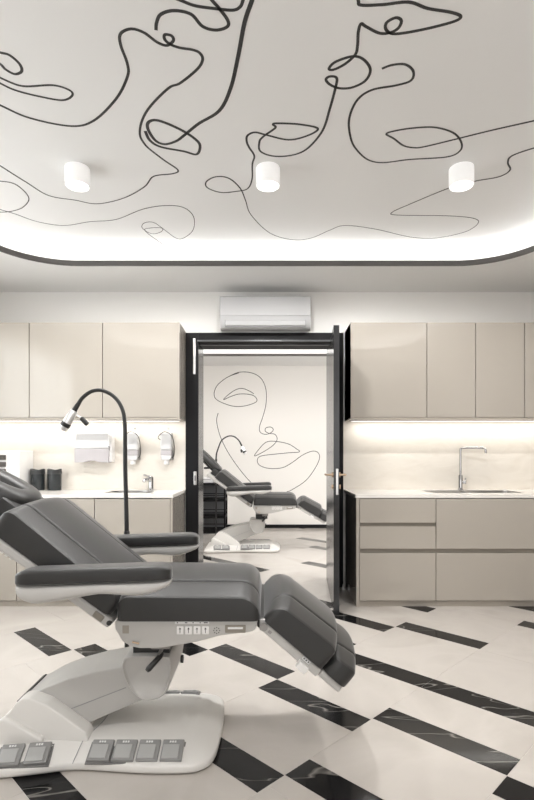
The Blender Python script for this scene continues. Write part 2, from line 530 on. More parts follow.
# ------------------------------------------------------------------ painted line faces
CEILING_STROKES = [
    (0.013, [(-1.219, 2.221), (-1.171, 2.245), (-1.137, 2.26), (-1.117, 2.31), (-1.128, 2.354), (-1.168, 2.372), (-1.196, 2.344), (-1.205, 2.31), (-1.243, 2.266)]),
    (0.011, [(-1.292, 2.354), (-1.249, 2.394), (-1.17, 2.449), (-1.024, 2.443), (-0.956, 2.476), (-0.957, 2.514), (-1.019, 2.546), (-1.128, 2.517), (-1.219, 2.476), (-1.267, 2.43), (-1.309, 2.385)]),
    (0.013, [(-1.389, 2.531), (-1.346, 2.582), (-1.241, 2.681), (-1.051, 2.746), (-0.915, 2.702), (-0.749, 2.538), (-0.652, 2.39), (-0.63, 2.31), (-0.63, 2.205), (-0.614, 2.146), (-0.563, 2.121), (-0.514, 2.14), (-0.47, 2.189), (-0.432, 2.207), (-0.399, 2.181), (-0.402, 2.156), (-0.429, 2.15), (-0.434, 2.175), (-0.415, 2.201), (-0.378, 2.219), (-0.322, 2.231), (-0.294, 2.25), (-0.288, 2.288), (-0.321, 2.344), (-0.413, 2.43), (-0.474, 2.463), (-0.593, 2.594), (-0.664, 2.711), (-0.7, 2.821), (-0.696, 2.895), (-0.675, 2.956), (-0.612, 3.068), (-0.551, 3.169), (-0.594, 3.21), (-0.718, 3.24), (-0.807, 3.366), (-0.984, 3.513), (-1.19, 3.592), (-1.328, 3.54), (-1.483, 3.478), (-1.557, 3.307), (-1.627, 3.12), (-1.658, 3.021)]),
    (0.014, [(-0.461, 2.127), (-0.451, 2.091), (-0.425, 2.051), (-0.369, 2.034), (-0.304, 2.051), (-0.266, 2.108), (-0.214, 2.127), (-0.166, 2.112), (-0.159, 2.081), (-0.189, 2.024), (-0.214, 1.987), (-0.238, 1.936)]),
    (0.013, [(-0.391, 1.962), (-0.338, 1.987), (-0.283, 2.012), (-0.211, 2.024), (-0.137, 2.032), (-0.106, 2.017), (-0.093, 1.987), (-0.079, 1.936)]),
    (0.018, [(-0.045, 1.936), (-0.058, 1.987), (-0.092, 2.091), (-0.128, 2.267), (-0.175, 2.463), (-0.244, 2.623), (-0.364, 2.726), (-0.46, 2.828), (-0.511, 2.877), (-0.58, 2.906), (-0.626, 2.871), (-0.644, 2.771), (-0.625, 2.711), (-0.57, 2.702), (-0.472, 2.773), (-0.403, 2.855), (-0.382, 2.92), (-0.413, 3.003), (-0.485, 2.973), (-0.607, 2.931), (-0.656, 2.872), (-0.663, 2.788)]),
    (0.013, [(0.331, 1.928), (0.354, 1.987), (0.369, 2.009), (0.454, 2.007), (0.553, 1.996), (0.635, 2.024), (0.73, 2.041), (0.779, 2.06), (0.761, 2.085), (0.651, 2.123), (0.54, 2.146), (0.496, 2.127), (0.488, 2.091), (0.52, 2.067), (0.546, 2.081), (0.543, 2.117), (0.514, 2.14), (0.469, 2.142), (0.407, 2.109), (0.385, 2.096), (0.381, 2.136), (0.39, 2.205), (0.389, 2.256), (0.353, 2.31), (0.307, 2.344), (0.283, 2.339), (0.307, 2.299), (0.378, 2.267), (0.43, 2.284), (0.473, 2.344), (0.464, 2.413), (0.409, 2.458), (0.347, 2.463), (0.299, 2.438), (0.277, 2.406), (0.293, 2.387), (0.326, 2.397), (0.329, 2.463), (0.32, 2.609), (0.301, 2.788), (0.232, 2.947), (0.149, 3.011), (0.039, 3.021), (-0.038, 2.973), (-0.043, 2.886), (-0.022, 2.838), (0.036, 2.773), (0.046, 2.751), (0.032, 2.732), (0.055, 2.723), (0.176, 2.732), (0.275, 2.767), (0.223, 2.828), (0.121, 2.865), (-0.006, 2.821), (-0.066, 2.799), (-0.108, 2.828), (-0.114, 2.882), (-0.102, 2.938), (-0.075, 3.018), (-0.089, 3.107), (-0.096, 3.275), (-0.13, 3.39), (-0.207, 3.424), (-0.308, 3.438), (-0.39, 3.381), (-0.393, 3.307), (-0.326, 3.245), (-0.244, 3.262), (-0.178, 3.381), (-0.149, 3.54), (-0.116, 3.76), (0.024, 4.064), (0.208, 4.188), (0.357, 4.157), (0.493, 4.01), (0.599, 3.93), (0.844, 3.992), (1.146, 4.131), (1.364, 4.157), (1.563, 4.042), (1.604, 3.889), (1.529, 3.808), (1.321, 3.771), (0.96, 3.76), (0.908, 3.719), (0.999, 3.602), (1.207, 3.376), (1.343, 3.295), (1.469, 3.245), (1.504, 3.169), (1.453, 3.088), (1.444, 3.018), (1.534, 2.942), (1.652, 2.886)]),
    (0.012, [(0.525, 2.339), (0.566, 2.317), (0.625, 2.314), (0.673, 2.355), (0.678, 2.413), (0.615, 2.445), (0.505, 2.476), (0.446, 2.553), (0.432, 2.697), (0.468, 2.855), (0.517, 2.956), (0.601, 3.056), (0.698, 3.088), (0.848, 3.056), (1.062, 3.03), (1.118, 2.973), (1.1, 2.895), (1.024, 2.806), (0.905, 2.757), (0.786, 2.763), (0.692, 2.788), (0.656, 2.814), (0.708, 2.855), (0.776, 2.917), (0.838, 2.938), (0.898, 2.93), (1.046, 2.863), (1.219, 2.782), (1.409, 2.702), (1.516, 2.65)]),
    (0.012, [(-1.802, 3.283), (-1.719, 3.295), (-1.64, 3.332), (-1.623, 3.463), (-1.664, 3.565), (-1.781, 3.673), (-1.937, 3.714), (-1.989, 3.625), (-1.933, 3.625), (-1.916, 3.673), (-1.842, 3.742), (-1.733, 3.866), (-1.56, 3.93), (-1.337, 3.866), (-1.13, 3.83), (-0.895, 3.673), (-0.722, 3.618), (-0.595, 3.645), (-0.543, 3.789), (-0.58, 4.01), (-0.678, 4.157), (-0.739, 4.157), (-0.8, 4.01), (-0.859, 3.879), (-0.933, 3.889), (-0.968, 3.975), (-0.918, 4.075), (-0.837, 4.042), (-0.817, 3.975), (-0.91, 3.975), (-0.955, 4.042), (-0.828, 4.386)]),
]
WALL_STROKES = [
    [(-0.488, 2.694), (-0.682, 2.622), (-0.859, 2.484), (-0.92, 2.329), (-0.859, 2.218), (-0.627, 2.124), (-0.433, 2.113), (-0.239, 2.163), (-0.173, 2.224), (-0.251, 2.307), (-0.461, 2.329), (-0.627, 2.285), (-0.754, 2.229), (-0.682, 2.307), (-0.544, 2.401), (-0.422, 2.423), (-0.295, 2.373), (-0.228, 2.329)] ,
    [(-0.682, 2.622), (-0.488, 2.705), (-0.267, 2.694), (-0.101, 2.595), (-0.018, 2.401), (-0.018, 2.152), (-0.073, 1.93), (-0.129, 1.764), (-0.118, 1.665), (-0.029, 1.626), (0.065, 1.654), (0.109, 1.709), (0.065, 1.753), (-0.018, 1.737), (-0.029, 1.681), (0.037, 1.643), (0.137, 1.626), (0.176, 1.543), (0.12, 1.449), (-0.018, 1.349), (-0.212, 1.25), (-0.156, 1.349), (-0.018, 1.488), (0.148, 1.504), (0.369, 1.46), (0.508, 1.377), (0.563, 1.322), (0.369, 1.305), (0.148, 1.283), (-0.101, 1.25), (-0.168, 1.183), (-0.129, 1.089), (0.037, 1.034), (0.259, 1.045), (0.425, 1.128), (0.618, 1.266), (0.784, 1.333), (0.884, 1.311), (0.912, 1.211), (0.84, 1.045), (0.674, 0.824), (0.425, 0.658), (0.342, 0.63)] ,
    [(-0.848, 1.997), (-0.876, 1.875), (-0.848, 1.709), (-0.793, 1.543), (-0.682, 1.322), (-0.516, 1.073), (-0.322, 0.835), (-0.184, 0.713)] ,
]

def stroke_mesh(pts, width, plane):
    """A painted line: a thin band on the ceiling ('Z', fixed height) or on the end wall ('Y')."""
    if plane == 'Z':
        path = spline([(x, y, 0) for x, y in pts], 7)
    else:
        path = spline([(x, z, 0) for x, z in pts], 7)
    L, Rr = [], []
    for i, p in enumerate(path):
        d = (path[min(i + 1, len(path) - 1)] - path[max(i - 1, 0)])
        d.normalize()
        k = 1.0 if plane == 'Y' else 1.0 - 0.62 * min(1.0, max(0.0, (p.y - 2.7) / 1.2))   # narrowed towards the cove, standing in for its glare washing out the lines
        n = Vector((-d.y, d.x, 0)) * width * k / 2
        L.append(p + n); Rr.append(p - n)
    rings = []
    for l, r in zip(L, Rr):
        if plane == 'Z':
            rings.append([(l.x, l.y, CEIL_Z + 0.0005), (r.x, r.y, CEIL_Z + 0.0005), (r.x, r.y, CEIL_Z - 0.0015), (l.x, l.y, CEIL_Z - 0.0015)])
        else:
            rings.append([(l.x, FAR_Y + 0.0005, l.y), (r.x, FAR_Y + 0.0005, r.y), (r.x, FAR_Y - 0.0015, r.y), (l.x, FAR_Y - 0.0015, l.y)])
    return MB().rings(rings)

mur = empty('ceiling_mural', (0, 2.6, CEIL_Z), 'black one-line drawing of faces painted across the white ceiling', 'mural')
for w, pts in CEILING_STROKES:
    stroke_mesh(pts, w, 'Z').build('painted_line', 'mural', mur, smooth=0)
wm = empty('wall_mural', (0, FAR_Y, 1.3), 'thin black line face drawn on the end wall through the doorway', 'mural')
for pts in WALL_STROKES:
    stroke_mesh(pts, 0.011, 'Y').build('painted_line', 'wall_mural', wm, smooth=0)

# ------------------------------------------------------------------ door in the partition
door = empty('door_1', (0, WALL_Y, 0), kind='structure')
b = MB()
CL, CR, CT = -0.775, 0.727, 2.425                # casing outline
IL, IR, IT = -0.655, 0.615, 2.345                # clear opening
b.box(CL, IL, WALL_Y - 0.022, WALL_Y + 0.001, 0, CT, 0.002).box(IR, CR, WALL_Y - 0.022, WALL_Y + 0.001, 0, CT, 0.002)
b.box(IL, IR, WALL_Y - 0.022, WALL_Y + 0.001, IT, CT, 0.002)
b.build('door_casing', 'black_satin', door)
b = MB()
b.box(OPEN_L + 0.001, IL, WALL_Y - 0.02, WALL_Y2 + 0.01, 0, IT).box(IR, OPEN_R - 0.001, WALL_Y - 0.02, WALL_Y2 + 0.01, 0, IT)
b.build('door_jamb', 'black', door)
MB().box(OPEN_L + 0.001, OPEN_R - 0.001, WALL_Y - 0.0195, WALL_Y2 + 0.0095, IT, OPEN_Z - 0.001).build('head_jamb', 'black_matt', door)
MB().box(IL + 0.002, IR - 0.002, WALL_Y + 0.10, WALL_Y + 0.125, IT - 0.012, IT + 0.001, 0.002).build('head_seal', 'black_rail', door)
b = MB()
b.box(CL + 0.005, CR, WALL_Y2 - 0.001, WALL_Y2 + 0.02, IT, CT, 0.002)
b.box(CL, IL, WALL_Y2 - 0.001, WALL_Y2 + 0.02, 0, CT, 0.002).box(IR, CR, WALL_Y2 - 0.001, WALL_Y2 + 0.02, 0, CT, 0.002)
b.build('rear_casing', 'black_satin', door)
MB().box(IL - 0.01, IR, WALL_Y - 0.030, WALL_Y - 0.021, IT - 0.004, IT + 0.010, 0.002).build('seal_rail', 'black_rail', door)
p = MB().box(-0.705, -0.681, WALL_Y - 0.026, WALL_Y - 0.021, 2.03, 2.37, 0.004).build('flush_bolt_plate', 'steel', door)
p = MB().box(-0.699, -0.669, WALL_Y - 0.027, WALL_Y - 0.021, 0.975, 1.103, 0.006).build('strike_plate', 'steel', door)
MB().box(-0.690, -0.679, WALL_Y - 0.029, WALL_Y - 0.0268, 1.015, 1.065, 0.001).build('latch_hole', 'dark_slot', p)
# the leaf, swung wide open towards the camera
H0, H1 = Vector((0.606, 5.22)), Vector((0.524, 4.03))
d = (H1 - H0).normalized()
nrm = Vector((-d.y, d.x))                        # to the right of the picture
if nrm.x < 0: nrm = -nrm
TH = 0.045
poly = [tuple(H0), tuple(H1), tuple(H1 + nrm * TH), tuple(H0 + nrm * TH)]
leaf = MB().slab(poly, 0.006, 2.28).build('door_leaf', 'black', door, smooth=0)
def on_leaf(t, off, z):                          # t metres back from the free edge, off from the left face to the right
    q = H1 - d * t + nrm * off
    return (q.x, q.y, z)
ang = math.atan2(d.x, -d.y)
lrot = Matrix.Rotation(-ang if False else math.atan2(nrm.y, nrm.x), 4, 'Z')
def leaf_box(t0, t1, o0, o1, z0, z1, bev):
    c = on_leaf((t0 + t1) / 2, (o0 + o1) / 2, (z0 + z1) / 2)
    hx, hy, hz = abs(o1 - o0) / 2, abs(t1 - t0) / 2, (z1 - z0) / 2
    return MB().box(c[0] - hx, c[0] + hx, c[1] - hy, c[1] + hy, c[2] - hz, c[2] + hz, bev, 2, lrot)
leaf_box(-0.003, 0.002, 0.018, 0.038, 0.945, 1.150, 0.002).build('latch_plate', 'steel', leaf)
for side in (0, 1):
    s = -1 if side == 0 else 1
    face = 0.0 if side == 0 else TH
    h = MB()
    h.tube([on_leaf(0.06, face, 1.10), on_leaf(0.06, face + s * 0.012, 1.10)], 0.021, 20)
    h.tube([on_leaf(0.06, face, 1.10), on_leaf(0.06, face + s * 0.050, 1.10), on_leaf(0.07, face + s * 0.056, 1.10), on_leaf(0.19, face + s * 0.056, 1.10)], 0.008, 12)
    h.build('lever_handle', 'brass', leaf)
    k = MB().tube([on_leaf(0.06, face, 1.005), on_leaf(0.06, face + s * 0.014, 1.005)], 0.017, 20)
    k.build('lock_rose', 'brass', leaf)

ds = empty('door_stop', (0.735, 4.80, 0), 'small steel stop on the floor behind the open door', 'door stop')
MB().box(0.70, 0.728, 4.785, 4.82, 0, 0.012, 0.003).build('foot', 'steel', ds)
MB().box(0.706, 0.722, 4.792, 4.812, 0.012, 0.045, 0.004).build('buffer', 'white_matt', ds)

# ------------------------------------------------------------------ upper cabinets
UZ0, UZ1, UF = 1.583, 2.437, 4.55                # bottom, top, front plane
def upper(x0, x1, label, group, end=0):
    o = empty('wall_cabinet', ((x0 + x1) / 2, WALL_Y, UZ0), label, 'cabinet', group)
    body = MB().box(x0, x1, UF + 0.021, WALL_Y - 0.001, UZ0 + 0.002, UZ1, 0.001).build('cabinet_body', 'cab_body', o)
    MB().box(x0 + 0.0025, x1 - 0.0025, UF, UF + 0.020, UZ0 + 0.010, UZ1, 0.0015).build('door', 'cab', o)
    MB().box(x0 + 0.001, x1 - 0.001, UF + 0.004, UF + 0.020, UZ0 - 0.002, UZ0 + 0.006, 0.001).build('grip_rail', 'cab_body', o)
    if end:
        xe = x1 if end > 0 else x0
        MB().box(min(xe, xe - end * 0.018), max(xe, xe - end * 0.018), UF - 0.002, WALL_Y - 0.001, UZ0 - 0.001, UZ1 + 0.001, 0.0012).build('side_panel', 'cab', o)
    return o
g = 'glossy wall cabinets left of the doorway'
upper(-1.460, -0.777, 'glossy beige wall cabinet touching the black door frame, above the soap dispensers', g, 1)
upper(-2.113, -1.462, 'glossy beige wall cabinet above the towel dispenser, second from the doorway', g)
upper(-2.768, -2.115, 'glossy beige wall cabinet at the left edge, above the dark bins', g)
g = 'glossy wall cabinets right of the doorway'
upper(0.744, 1.420, 'wide glossy greige wall cabinet beside the open door', g, -1)
upper(1.422, 1.854, 'narrow glossy greige wall cabinet next to the wide one, above the tall tap', g)
upper(1.856, 2.287, 'narrow glossy greige wall cabinet above the right end of the sink', g)
upper(2.289, 2.768, 'glossy greige wall cabinet cut off by the right edge of the photo', g)

# LED profiles under the wall cabinets
def under_light(x0, x1, label):
    o = empty('under_cabinet_light', ((x0 + x1) / 2, 4.78, UZ0), label, 'light')
    MB().box(x0, x1, 4.765, 4.795, UZ0 - 0.009, UZ0 + 0.002, 0.001).build('housing', 'white_matt', o)
    MB().box(x0 + 0.01, x1 - 0.01, 4.769, 4.791, UZ0 - 0.0105, UZ0 - 0.0085).build('diffuser', 'led_under', o)
    area('under_cabinet_light_output', ((x0 + x1) / 2, 4.78, UZ0 - 0.013), (R(8), 0, 0), x1 - x0 - 0.04, 0.02, UNDER * (0.7 if x0 < 0 else 1.0), (1.0, 0.965, 0.91))
under_light(-2.74, -0.81, 'slim light strip under the beige wall cabinets left of the doorway')
under_light(0.78, 2.74, 'slim light strip under the greige wall cabinets above the tall tap')

# ------------------------------------------------------------------ lower cabinets
LF, WZ, WT = 4.245, 0.93, 0.027                    # front plane, worktop height and thickness
for nm, x0, x1 in (('left', -ROOM_X, -0.778), ('right', 0.729, ROOM_X)):
    struct(MB().box(x0, x1, WALL_Y - 0.012, WALL_Y, WZ, UZ0), 'wall_backsplash_' + nm, 'splash')

def carcass(x0, x1, label, group, top=WZ - WT - 0.0005):
    o = empty('base_cabinet', ((x0 + x1) / 2, LF + 0.3, 0), label, 'cabinet', group)
    MB().box(x0, x1, LF + 0.022, WALL_Y - 0.014, 0.046, top).build('cabinet_body', 'groove', o)
    MB().box(x0, x1, LF + 0.012, WALL_Y - 0.014, 0.0, 0.044, 0.001).build('plinth', 'plinth', o)
    return o
def front(o, name, x0, x1, z0, z1):
    return MB().box(x0 + 0.002, x1 - 0.002, LF, LF + 0.020, z0, z1, 0.0015).build(name, 'cab', o)
def side(o, x0, x1):
    return MB().box(x0, x1, LF - 0.002, WALL_Y - 0.014, 0.0, WZ - WT, 0.0012).build('side_panel', 'cab', o)
g = 'base cabinets left of the doorway'
o = carcass(-1.4305, -0.802, 'beige base cabinet under the small basin, beside the doorway', g, 0.70)
front(o, 'door', -1.4305, -0.802, 0.050, 0.894); side(o, -0.8005, -0.782)
o = carcass(-2.0765, -1.4325, 'beige base cabinet under the dark bins, second from the doorway', g)
front(o, 'door', -2.0765, -1.4325, 0.050, 0.894)
o = carcass(-2.766, -2.0785, 'beige base cabinet at the left edge, behind the headrest', g)
front(o, 'door', -2.766, -2.0785, 0.050, 0.894)
g = 'base cabinets right of the doorway'
o = carcass(0.7675, 1.4005, 'greige base cabinet with three stacked drawers beside the open door', g)
side(o, 0.740, 0.766)
for z0, z1 in ((0.696, 0.896), (0.480, 0.666), (0.050, 0.445)):
    front(o, 'drawer', 0.7675, 1.4005, z0, z1)
o = carcass(1.4025, 2.768, 'greige base cabinet with two wide drawers under the long sink', g, 0.70)
for z0, z1 in ((0.480, 0.896), (0.050, 0.445)):
    front(o, 'drawer', 1.4025, 2.320, z0, z1)
front(o, 'filler_panel', 2.322, 2.768, 0.050, 0.896)

def worktop(x0, x1, hx0, hx1, hy0, hy1, label):
    b = MB()
    f = LF - 0.004
    b.box(x0, hx0, f, WALL_Y - 0.013, WZ - WT, WZ).box(hx1, x1, f, WALL_Y - 0.013, WZ - WT, WZ)
    b.box(hx0, hx1, f, hy0, WZ - WT, WZ).box(hx0, hx1, hy1, WALL_Y - 0.013, WZ - WT, WZ)
    bmesh.ops.remove_doubles(b.bm, verts=b.bm.verts, dist=1e-5)
    return tag(b.build('worktop', 'worktop', smooth=0), label, 'worktop')
worktop(-2.768, -0.778, -1.42, -1.02, 4.44, 4.74, 'white stone worktop left of the doorway, holding the small basin')
worktop(0.734, 2.768, 1.44, 2.24, 4.43, 4.76, 'white stone worktop right of the doorway, holding the long sink')

def bowl(b, x0, x1, y0, y1, depth, r):
    zt = WZ + 0.002
    def lp(e, z, rr): return [(x, y, z) for x, y in rounded_rect(x0 + e, x1 - e, y0 + e, y1 - e, max(0.004, rr), 6)]
    b.rings([lp(-0.004, zt - depth, r), lp(-0.004, zt - 0.003, r), lp(-0.012, zt - 0.0025, r), lp(-0.012, zt, r), lp(0.0, zt, r), lp(0.004, zt - 0.02, r),
             lp(0.008, zt - depth + 0.02, r), lp(0.03, zt - depth + 0.006, r)], cap=True)
s = empty('sink', (1.84, 4.6, WZ), 'long stainless steel sink let into the right-hand worktop', 'sink')
b = MB(); bowl(b, 1.455, 1.800, 4.445, 4.745, 0.02, 0.02); b.build('drainer', 'basin_steel', s)
b = MB(); bowl(b, 1.825, 2.225, 4.445, 4.745, 0.17, 0.04); b.build('basin', 'basin_steel', s)
MB().lathe((2.02, 4.60, WZ - 0.1625), [(0.045, 0), (0.045, 0.004), (0.030, 0.005), (0.028, 0.001)], 24).build('drain', 'chrome', s)
s = empty('sink', (-1.22, 4.6, WZ), 'small white-rimmed basin let into the left-hand worktop', 'sink')
b = MB(); bowl(b, -1.405, -1.035, 4.455, 4.725, 0.14, 0.12); b.build('basin', 'basin_steel', s)
MB().lathe((-1.22, 4.59, WZ - 0.1325), [(0.035, 0), (0.035, 0.004), (0.024, 0.005), (0.022, 0.001)], 24).build('drain', 'chrome', s)

t = empty('tap', (1.815, 4.80, WZ), 'tall chrome swan-neck kitchen tap behind the long sink', 'tap')
MB().lathe((1.815, 4.80, WZ), [(0.026, 0), (0.026, 0.012), (0.0205, 0.016), (0.0205, 0.135), (0.018, 0.142)], 24).build('tap_body', 'chrome', t)
MB().tube([(1.815, 4.80, WZ + 0.13), (1.815, 4.80, WZ + 0.37), (1.818, 4.80, WZ + 0.385), (1.832, 4.80, WZ + 0.395), (1.86, 4.798, WZ + 0.396), (1.99, 4.77, WZ + 0.396),
           (2.016, 4.765, WZ + 0.392), (2.032, 4.762, WZ + 0.378), (2.034, 4.762, WZ + 0.345)], 0.0105, 14, smooth=4).build('spout', 'chrome', t)
b = MB().tube([(1.83, 4.80, WZ + 0.075), (1.862, 4.79, WZ + 0.075)], 0.017, 16)
b.tube([(1.852, 4.795, WZ + 0.08), (1.858, 4.79, WZ + 0.115)], 0.006, 10)
b.build('tap_lever', 'chrome', t)
t = empty('tap', (-1.085, 4.79, WZ), 'short chrome basin mixer tap behind the small basin', 'tap')
MB().lathe((-1.085, 4.79, WZ), [(0.028, 0), (0.028, 0.006), (0.0235, 0.010), (0.0235, 0.115), (0.020, 0.125)], 24).build('tap_body', 'chrome', t)
MB().tube([(-1.085, 4.79, WZ + 0.095), (-1.105, 4.74, WZ + 0.105), (-1.125, 4.69, WZ + 0.098), (-1.128, 4.682, WZ + 0.08)], [0.020, 0.017, 0.014, 0.012], 14).build('spout', 'chrome', t)
MB().box(-1.15, -1.07, 4.745, 4.80, WZ + 0.128, WZ + 0.142, 0.006, 3, Matrix.Rotation(R(14), 4, 'Y')).build('tap_lever', 'chrome', t)

# ------------------------------------------------------------------ things on the left worktop and splashback
def canister():
    o = empty('countertop_bin', (-2.150, 4.80, WZ), 'glossy dark grey lidded bin next to the white cabinet, left of its twin', 'bin', 'dark bins on the worktop')
    c = (-2.150, 4.80, WZ)
    MB().lathe(c, [(0.060, 0), (0.0625, 0.004), (0.0625, 0.150), (0.0625, 0.152), (0.057, 0.153)], 40).build('bin_body', 'canister', o)
    rings = []
    n = 40
    for r, h, dip in ((0.063, 0.150, 0), (0.0652, 0.153, 0), (0.0645, 0.199, 0.012), (0.060, 0.202, 0.014), (0.055, 0.190, 0.012), (0.02, 0.182, 0.006)):
        rings.append([(c[0] + r * math.cos(2 * math.pi * k / n), c[1] + r * math.sin(2 * math.pi * k / n),
                       c[2] + h - dip * math.sin(2 * math.pi * k / n) ** 2) for k in range(n)])
    MB().rings(rings).build('swing_lid', 'canister_lid', o)
    return o
c0 = canister()
c1 = copy_tree(c0)
c1.location.x = -1.992
c1['label'] = 'glossy dark grey lidded bin nearer the towel dispenser, right of its twin'

o = empty('countertop_cabinet', (-2.38, 4.68, WZ), 'white box unit with dark slats at the left end of the worktop', 'storage unit')
MB().box(-2.66, -2.225, 4.60, 4.88, WZ, 1.30, 0.006).build('cabinet_body', 'white_matt', o)
for z in (0.985, 1.048, 1.111, 1.174, 1.237):
    MB().box(-2.64, -2.345, 4.584, 4.602, z - 0.022, z + 0.022, 0.003).build('slat', 'slat', o)

o = empty('paper_towel_dispenser', (-1.62, WALL_Y - 0.012, 1.19), 'white wall dispenser for paper towels with a clear grey lower half', 'dispenser')
x0, x1 = -1.785, -1.455
b = MB().prism([(x0 + 0.010, 1.318), (x0, 1.325), (x0 + 0.012, 1.462), (x1 - 0.022, 1.462), (x1 - 0.010, 1.325)], 4.755, WALL_Y - 0.0125, 0.006)
b.build('cover', 'white_plastic', o)
wave = [(x0 - 0.006, 1.320), (x0 - 0.006, 1.192)]
for k in range(13):
    u = k / 12
    wave.append((x0 - 0.002 + (x1 - x0 - 0.022) * u, 1.190 + 0.020 * math.exp(-((u - 0.5) / 0.18) ** 2)))
wave += [(x1 - 0.024, 1.192), (x1 - 0.018, 1.320)]
MB().prism(wave, 4.762, WALL_Y - 0.0125).build('towel_window', 'clear_plastic', o)
MB().box(x1 - 0.026, x1 + 0.004, 4.80, WALL_Y - 0.0125, 1.195, 1.458, 0.004).build('back_plate', 'white_matt', o)
MB().tube([(x1 - 0.012, 4.754, 1.336), (x1 - 0.012, 4.760, 1.336)], 0.006, 12).build('lock', 'dark_slot', o)

def soap(cx, label):
    o = empty('soap_dispenser', (cx, WALL_Y - 0.012, 1.17), label, 'dispenser', 'elbow-lever soap dispensers')
    Y1 = WALL_Y - 0.0125
    MB().box(cx - 0.056, cx + 0.050, 4.795, Y1, 1.305, 1.470, 0.014, 3).build('cover', 'white_plastic', o)
    MB().box(cx - 0.054, cx + 0.048, 4.800, Y1, 1.256, 1.304, 0.006).build('level_window', 'clear_plastic', o)
    MB().prism([(cx - 0.054, 1.255), (cx + 0.048, 1.255), (cx + 0.038, 1.212), (cx - 0.044, 1.212)], 4.80, Y1, 0.004).build('tray', 'white_plastic', o)
    MB().lathe((cx - 0.004, 4.835, 1.168), [(0.020, 0), (0.026, 0.008), (0.026, 0.044)], 20).build('nozzle', 'white_matt', o)
    MB().tube([(cx - 0.050, 4.84, 1.395), (cx - 0.078, 4.815, 1.420), (cx - 0.060, 4.80, 1.450), (cx - 0.020, 4.79, 1.476), (cx + 0.030, 4.785, 1.462),
               (cx + 0.062, 4.79, 1.420), (cx + 0.074, 4.80, 1.350), (cx + 0.072, 4.82, 1.290), (cx + 0.058, 4.845, 1.245), (cx + 0.030, 4.86, 1.228)], 0.0036, 8, smooth=4).build('elbow_lever', 'dark_mech', o)
    MB().box(cx + 0.048, cx + 0.055, 4.85, Y1, 1.215, 1.33, 0.002).build('hinge_plate', 'mech_grey', o)
    MB().tube([(cx + 0.0, 4.875, 1.515), (cx + 0.0, 4.8885, 1.515)], 0.010, 14).build('wall_screw', 'steel', o)
    return o
soap(-1.262, 'white soap dispenser with wire lever, beside the towel dispenser and behind the gooseneck')
soap(-0.945, 'white soap dispenser with wire lever, nearest the black door frame')

# ------------------------------------------------------------------ air conditioner
ac = empty('air_conditioner', (-0.015, WALL_Y, 2.41), 'white wall-mounted air conditioner above the black door frame', 'air conditioner')
ax0, ax1 = -0.432, 0.402
prof = [(4.905, 2.445), (4.80, 2.425), (4.745, 2.432), (4.715, 2.46), (4.700, 2.53), (4.696, 2.60), (4.700, 2.70), (4.712, 2.72), (4.8995, 2.722)]
b = MB()
b.rings([[(x, min(y, WALL_Y - 0.0005), z) for y, z in prof] for x in (ax0, ax0 + 0.002, ax1 - 0.002, ax1)])
b.build('casing', 'ac_white', ac)
MB().prism([(ax0 + 0.002, 2.534), (ax1 - 0.002, 2.534), (ax1 - 0.002, 2.712), (ax0 + 0.002, 2.712)], 4.690, 4.702, 0.004).build('front_panel', 'ac_white', ac)
MB().box(ax0 + 0.05, ax1 - 0.05, 4.7065, 4.722, 2.449, 2.512, 0.002, 2, Matrix.Rotation(R(-12), 4, 'X')).build('louvre_flap', 'ac_white', ac)
b = MB().box(ax0 + 0.045, ax1 - 0.045, 4.716, 4.735, 2.441, 2.449, 0.001)
b.box(ax0 + 0.045, ax0 + 0.050, 4.706, 4.735, 2.445, 2.515).box(ax1 - 0.050, ax1 - 0.045, 4.706, 4.735, 2.445, 2.515)
b.build('louvre_slot', 'grey_line', ac)

# ------------------------------------------------------------------ ceiling spotlights
def lamp():
    p = (-1.166, 3.15, CEIL_Z)
    o = empty('ceiling_spotlight', p, 'white cylinder spotlight on the ceiling, leftmost of three in a row', 'ceiling light', 'cylinder spotlights on the ceiling')
    MB().lathe(p, [(0.072, 0.0), (0.0735, -0.003), (0.0735, -0.108), (0.0715, -0.111), (0.066, -0.111), (0.064, -0.098), (0.03, -0.097)], 40).build('lamp_body', 'lamp_body', o)
    MB().lathe((p[0], p[1], p[2] - 0.0985), [(0.062, 0), (0.062, -0.004), (0.02, -0.007)], 32).build('lens', 'lamp_lens', o)
    return o
l0 = lamp()
spots = [(-1.166, 3.15), (0.006, 3.15), (1.196, 3.15)]
for i, (x, y) in enumerate(spots):
    o = l0 if i == 0 else copy_tree(l0)
    o.location = (x, y, CEIL_Z)
    if i: o['label'] = ('white cylinder spotlight on the ceiling, middle one of three in a row',
                        'white cylinder spotlight on the ceiling, rightmost of three in a row')[i - 1]
for x, y in spots + [(-1.145, 0.6), (0.006, 0.6), (1.172, 0.6), (-0.9, 5.58), (0.7, 5.58)]:  # last five are added fill without fixtures, behind camera and in second room
    sl = bpy.data.lights.new('spot_and_fill_light', 'SPOT')
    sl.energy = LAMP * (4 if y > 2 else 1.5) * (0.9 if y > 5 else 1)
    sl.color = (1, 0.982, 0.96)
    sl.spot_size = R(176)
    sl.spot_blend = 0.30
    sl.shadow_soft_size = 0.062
    so = bpy.data.objects.new('spot_and_fill_light', sl)
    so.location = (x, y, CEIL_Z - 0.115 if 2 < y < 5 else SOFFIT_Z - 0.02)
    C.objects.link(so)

# ------------------------------------------------------------------ treatment chair
CY = 2.31                                        # centre line of the near chair

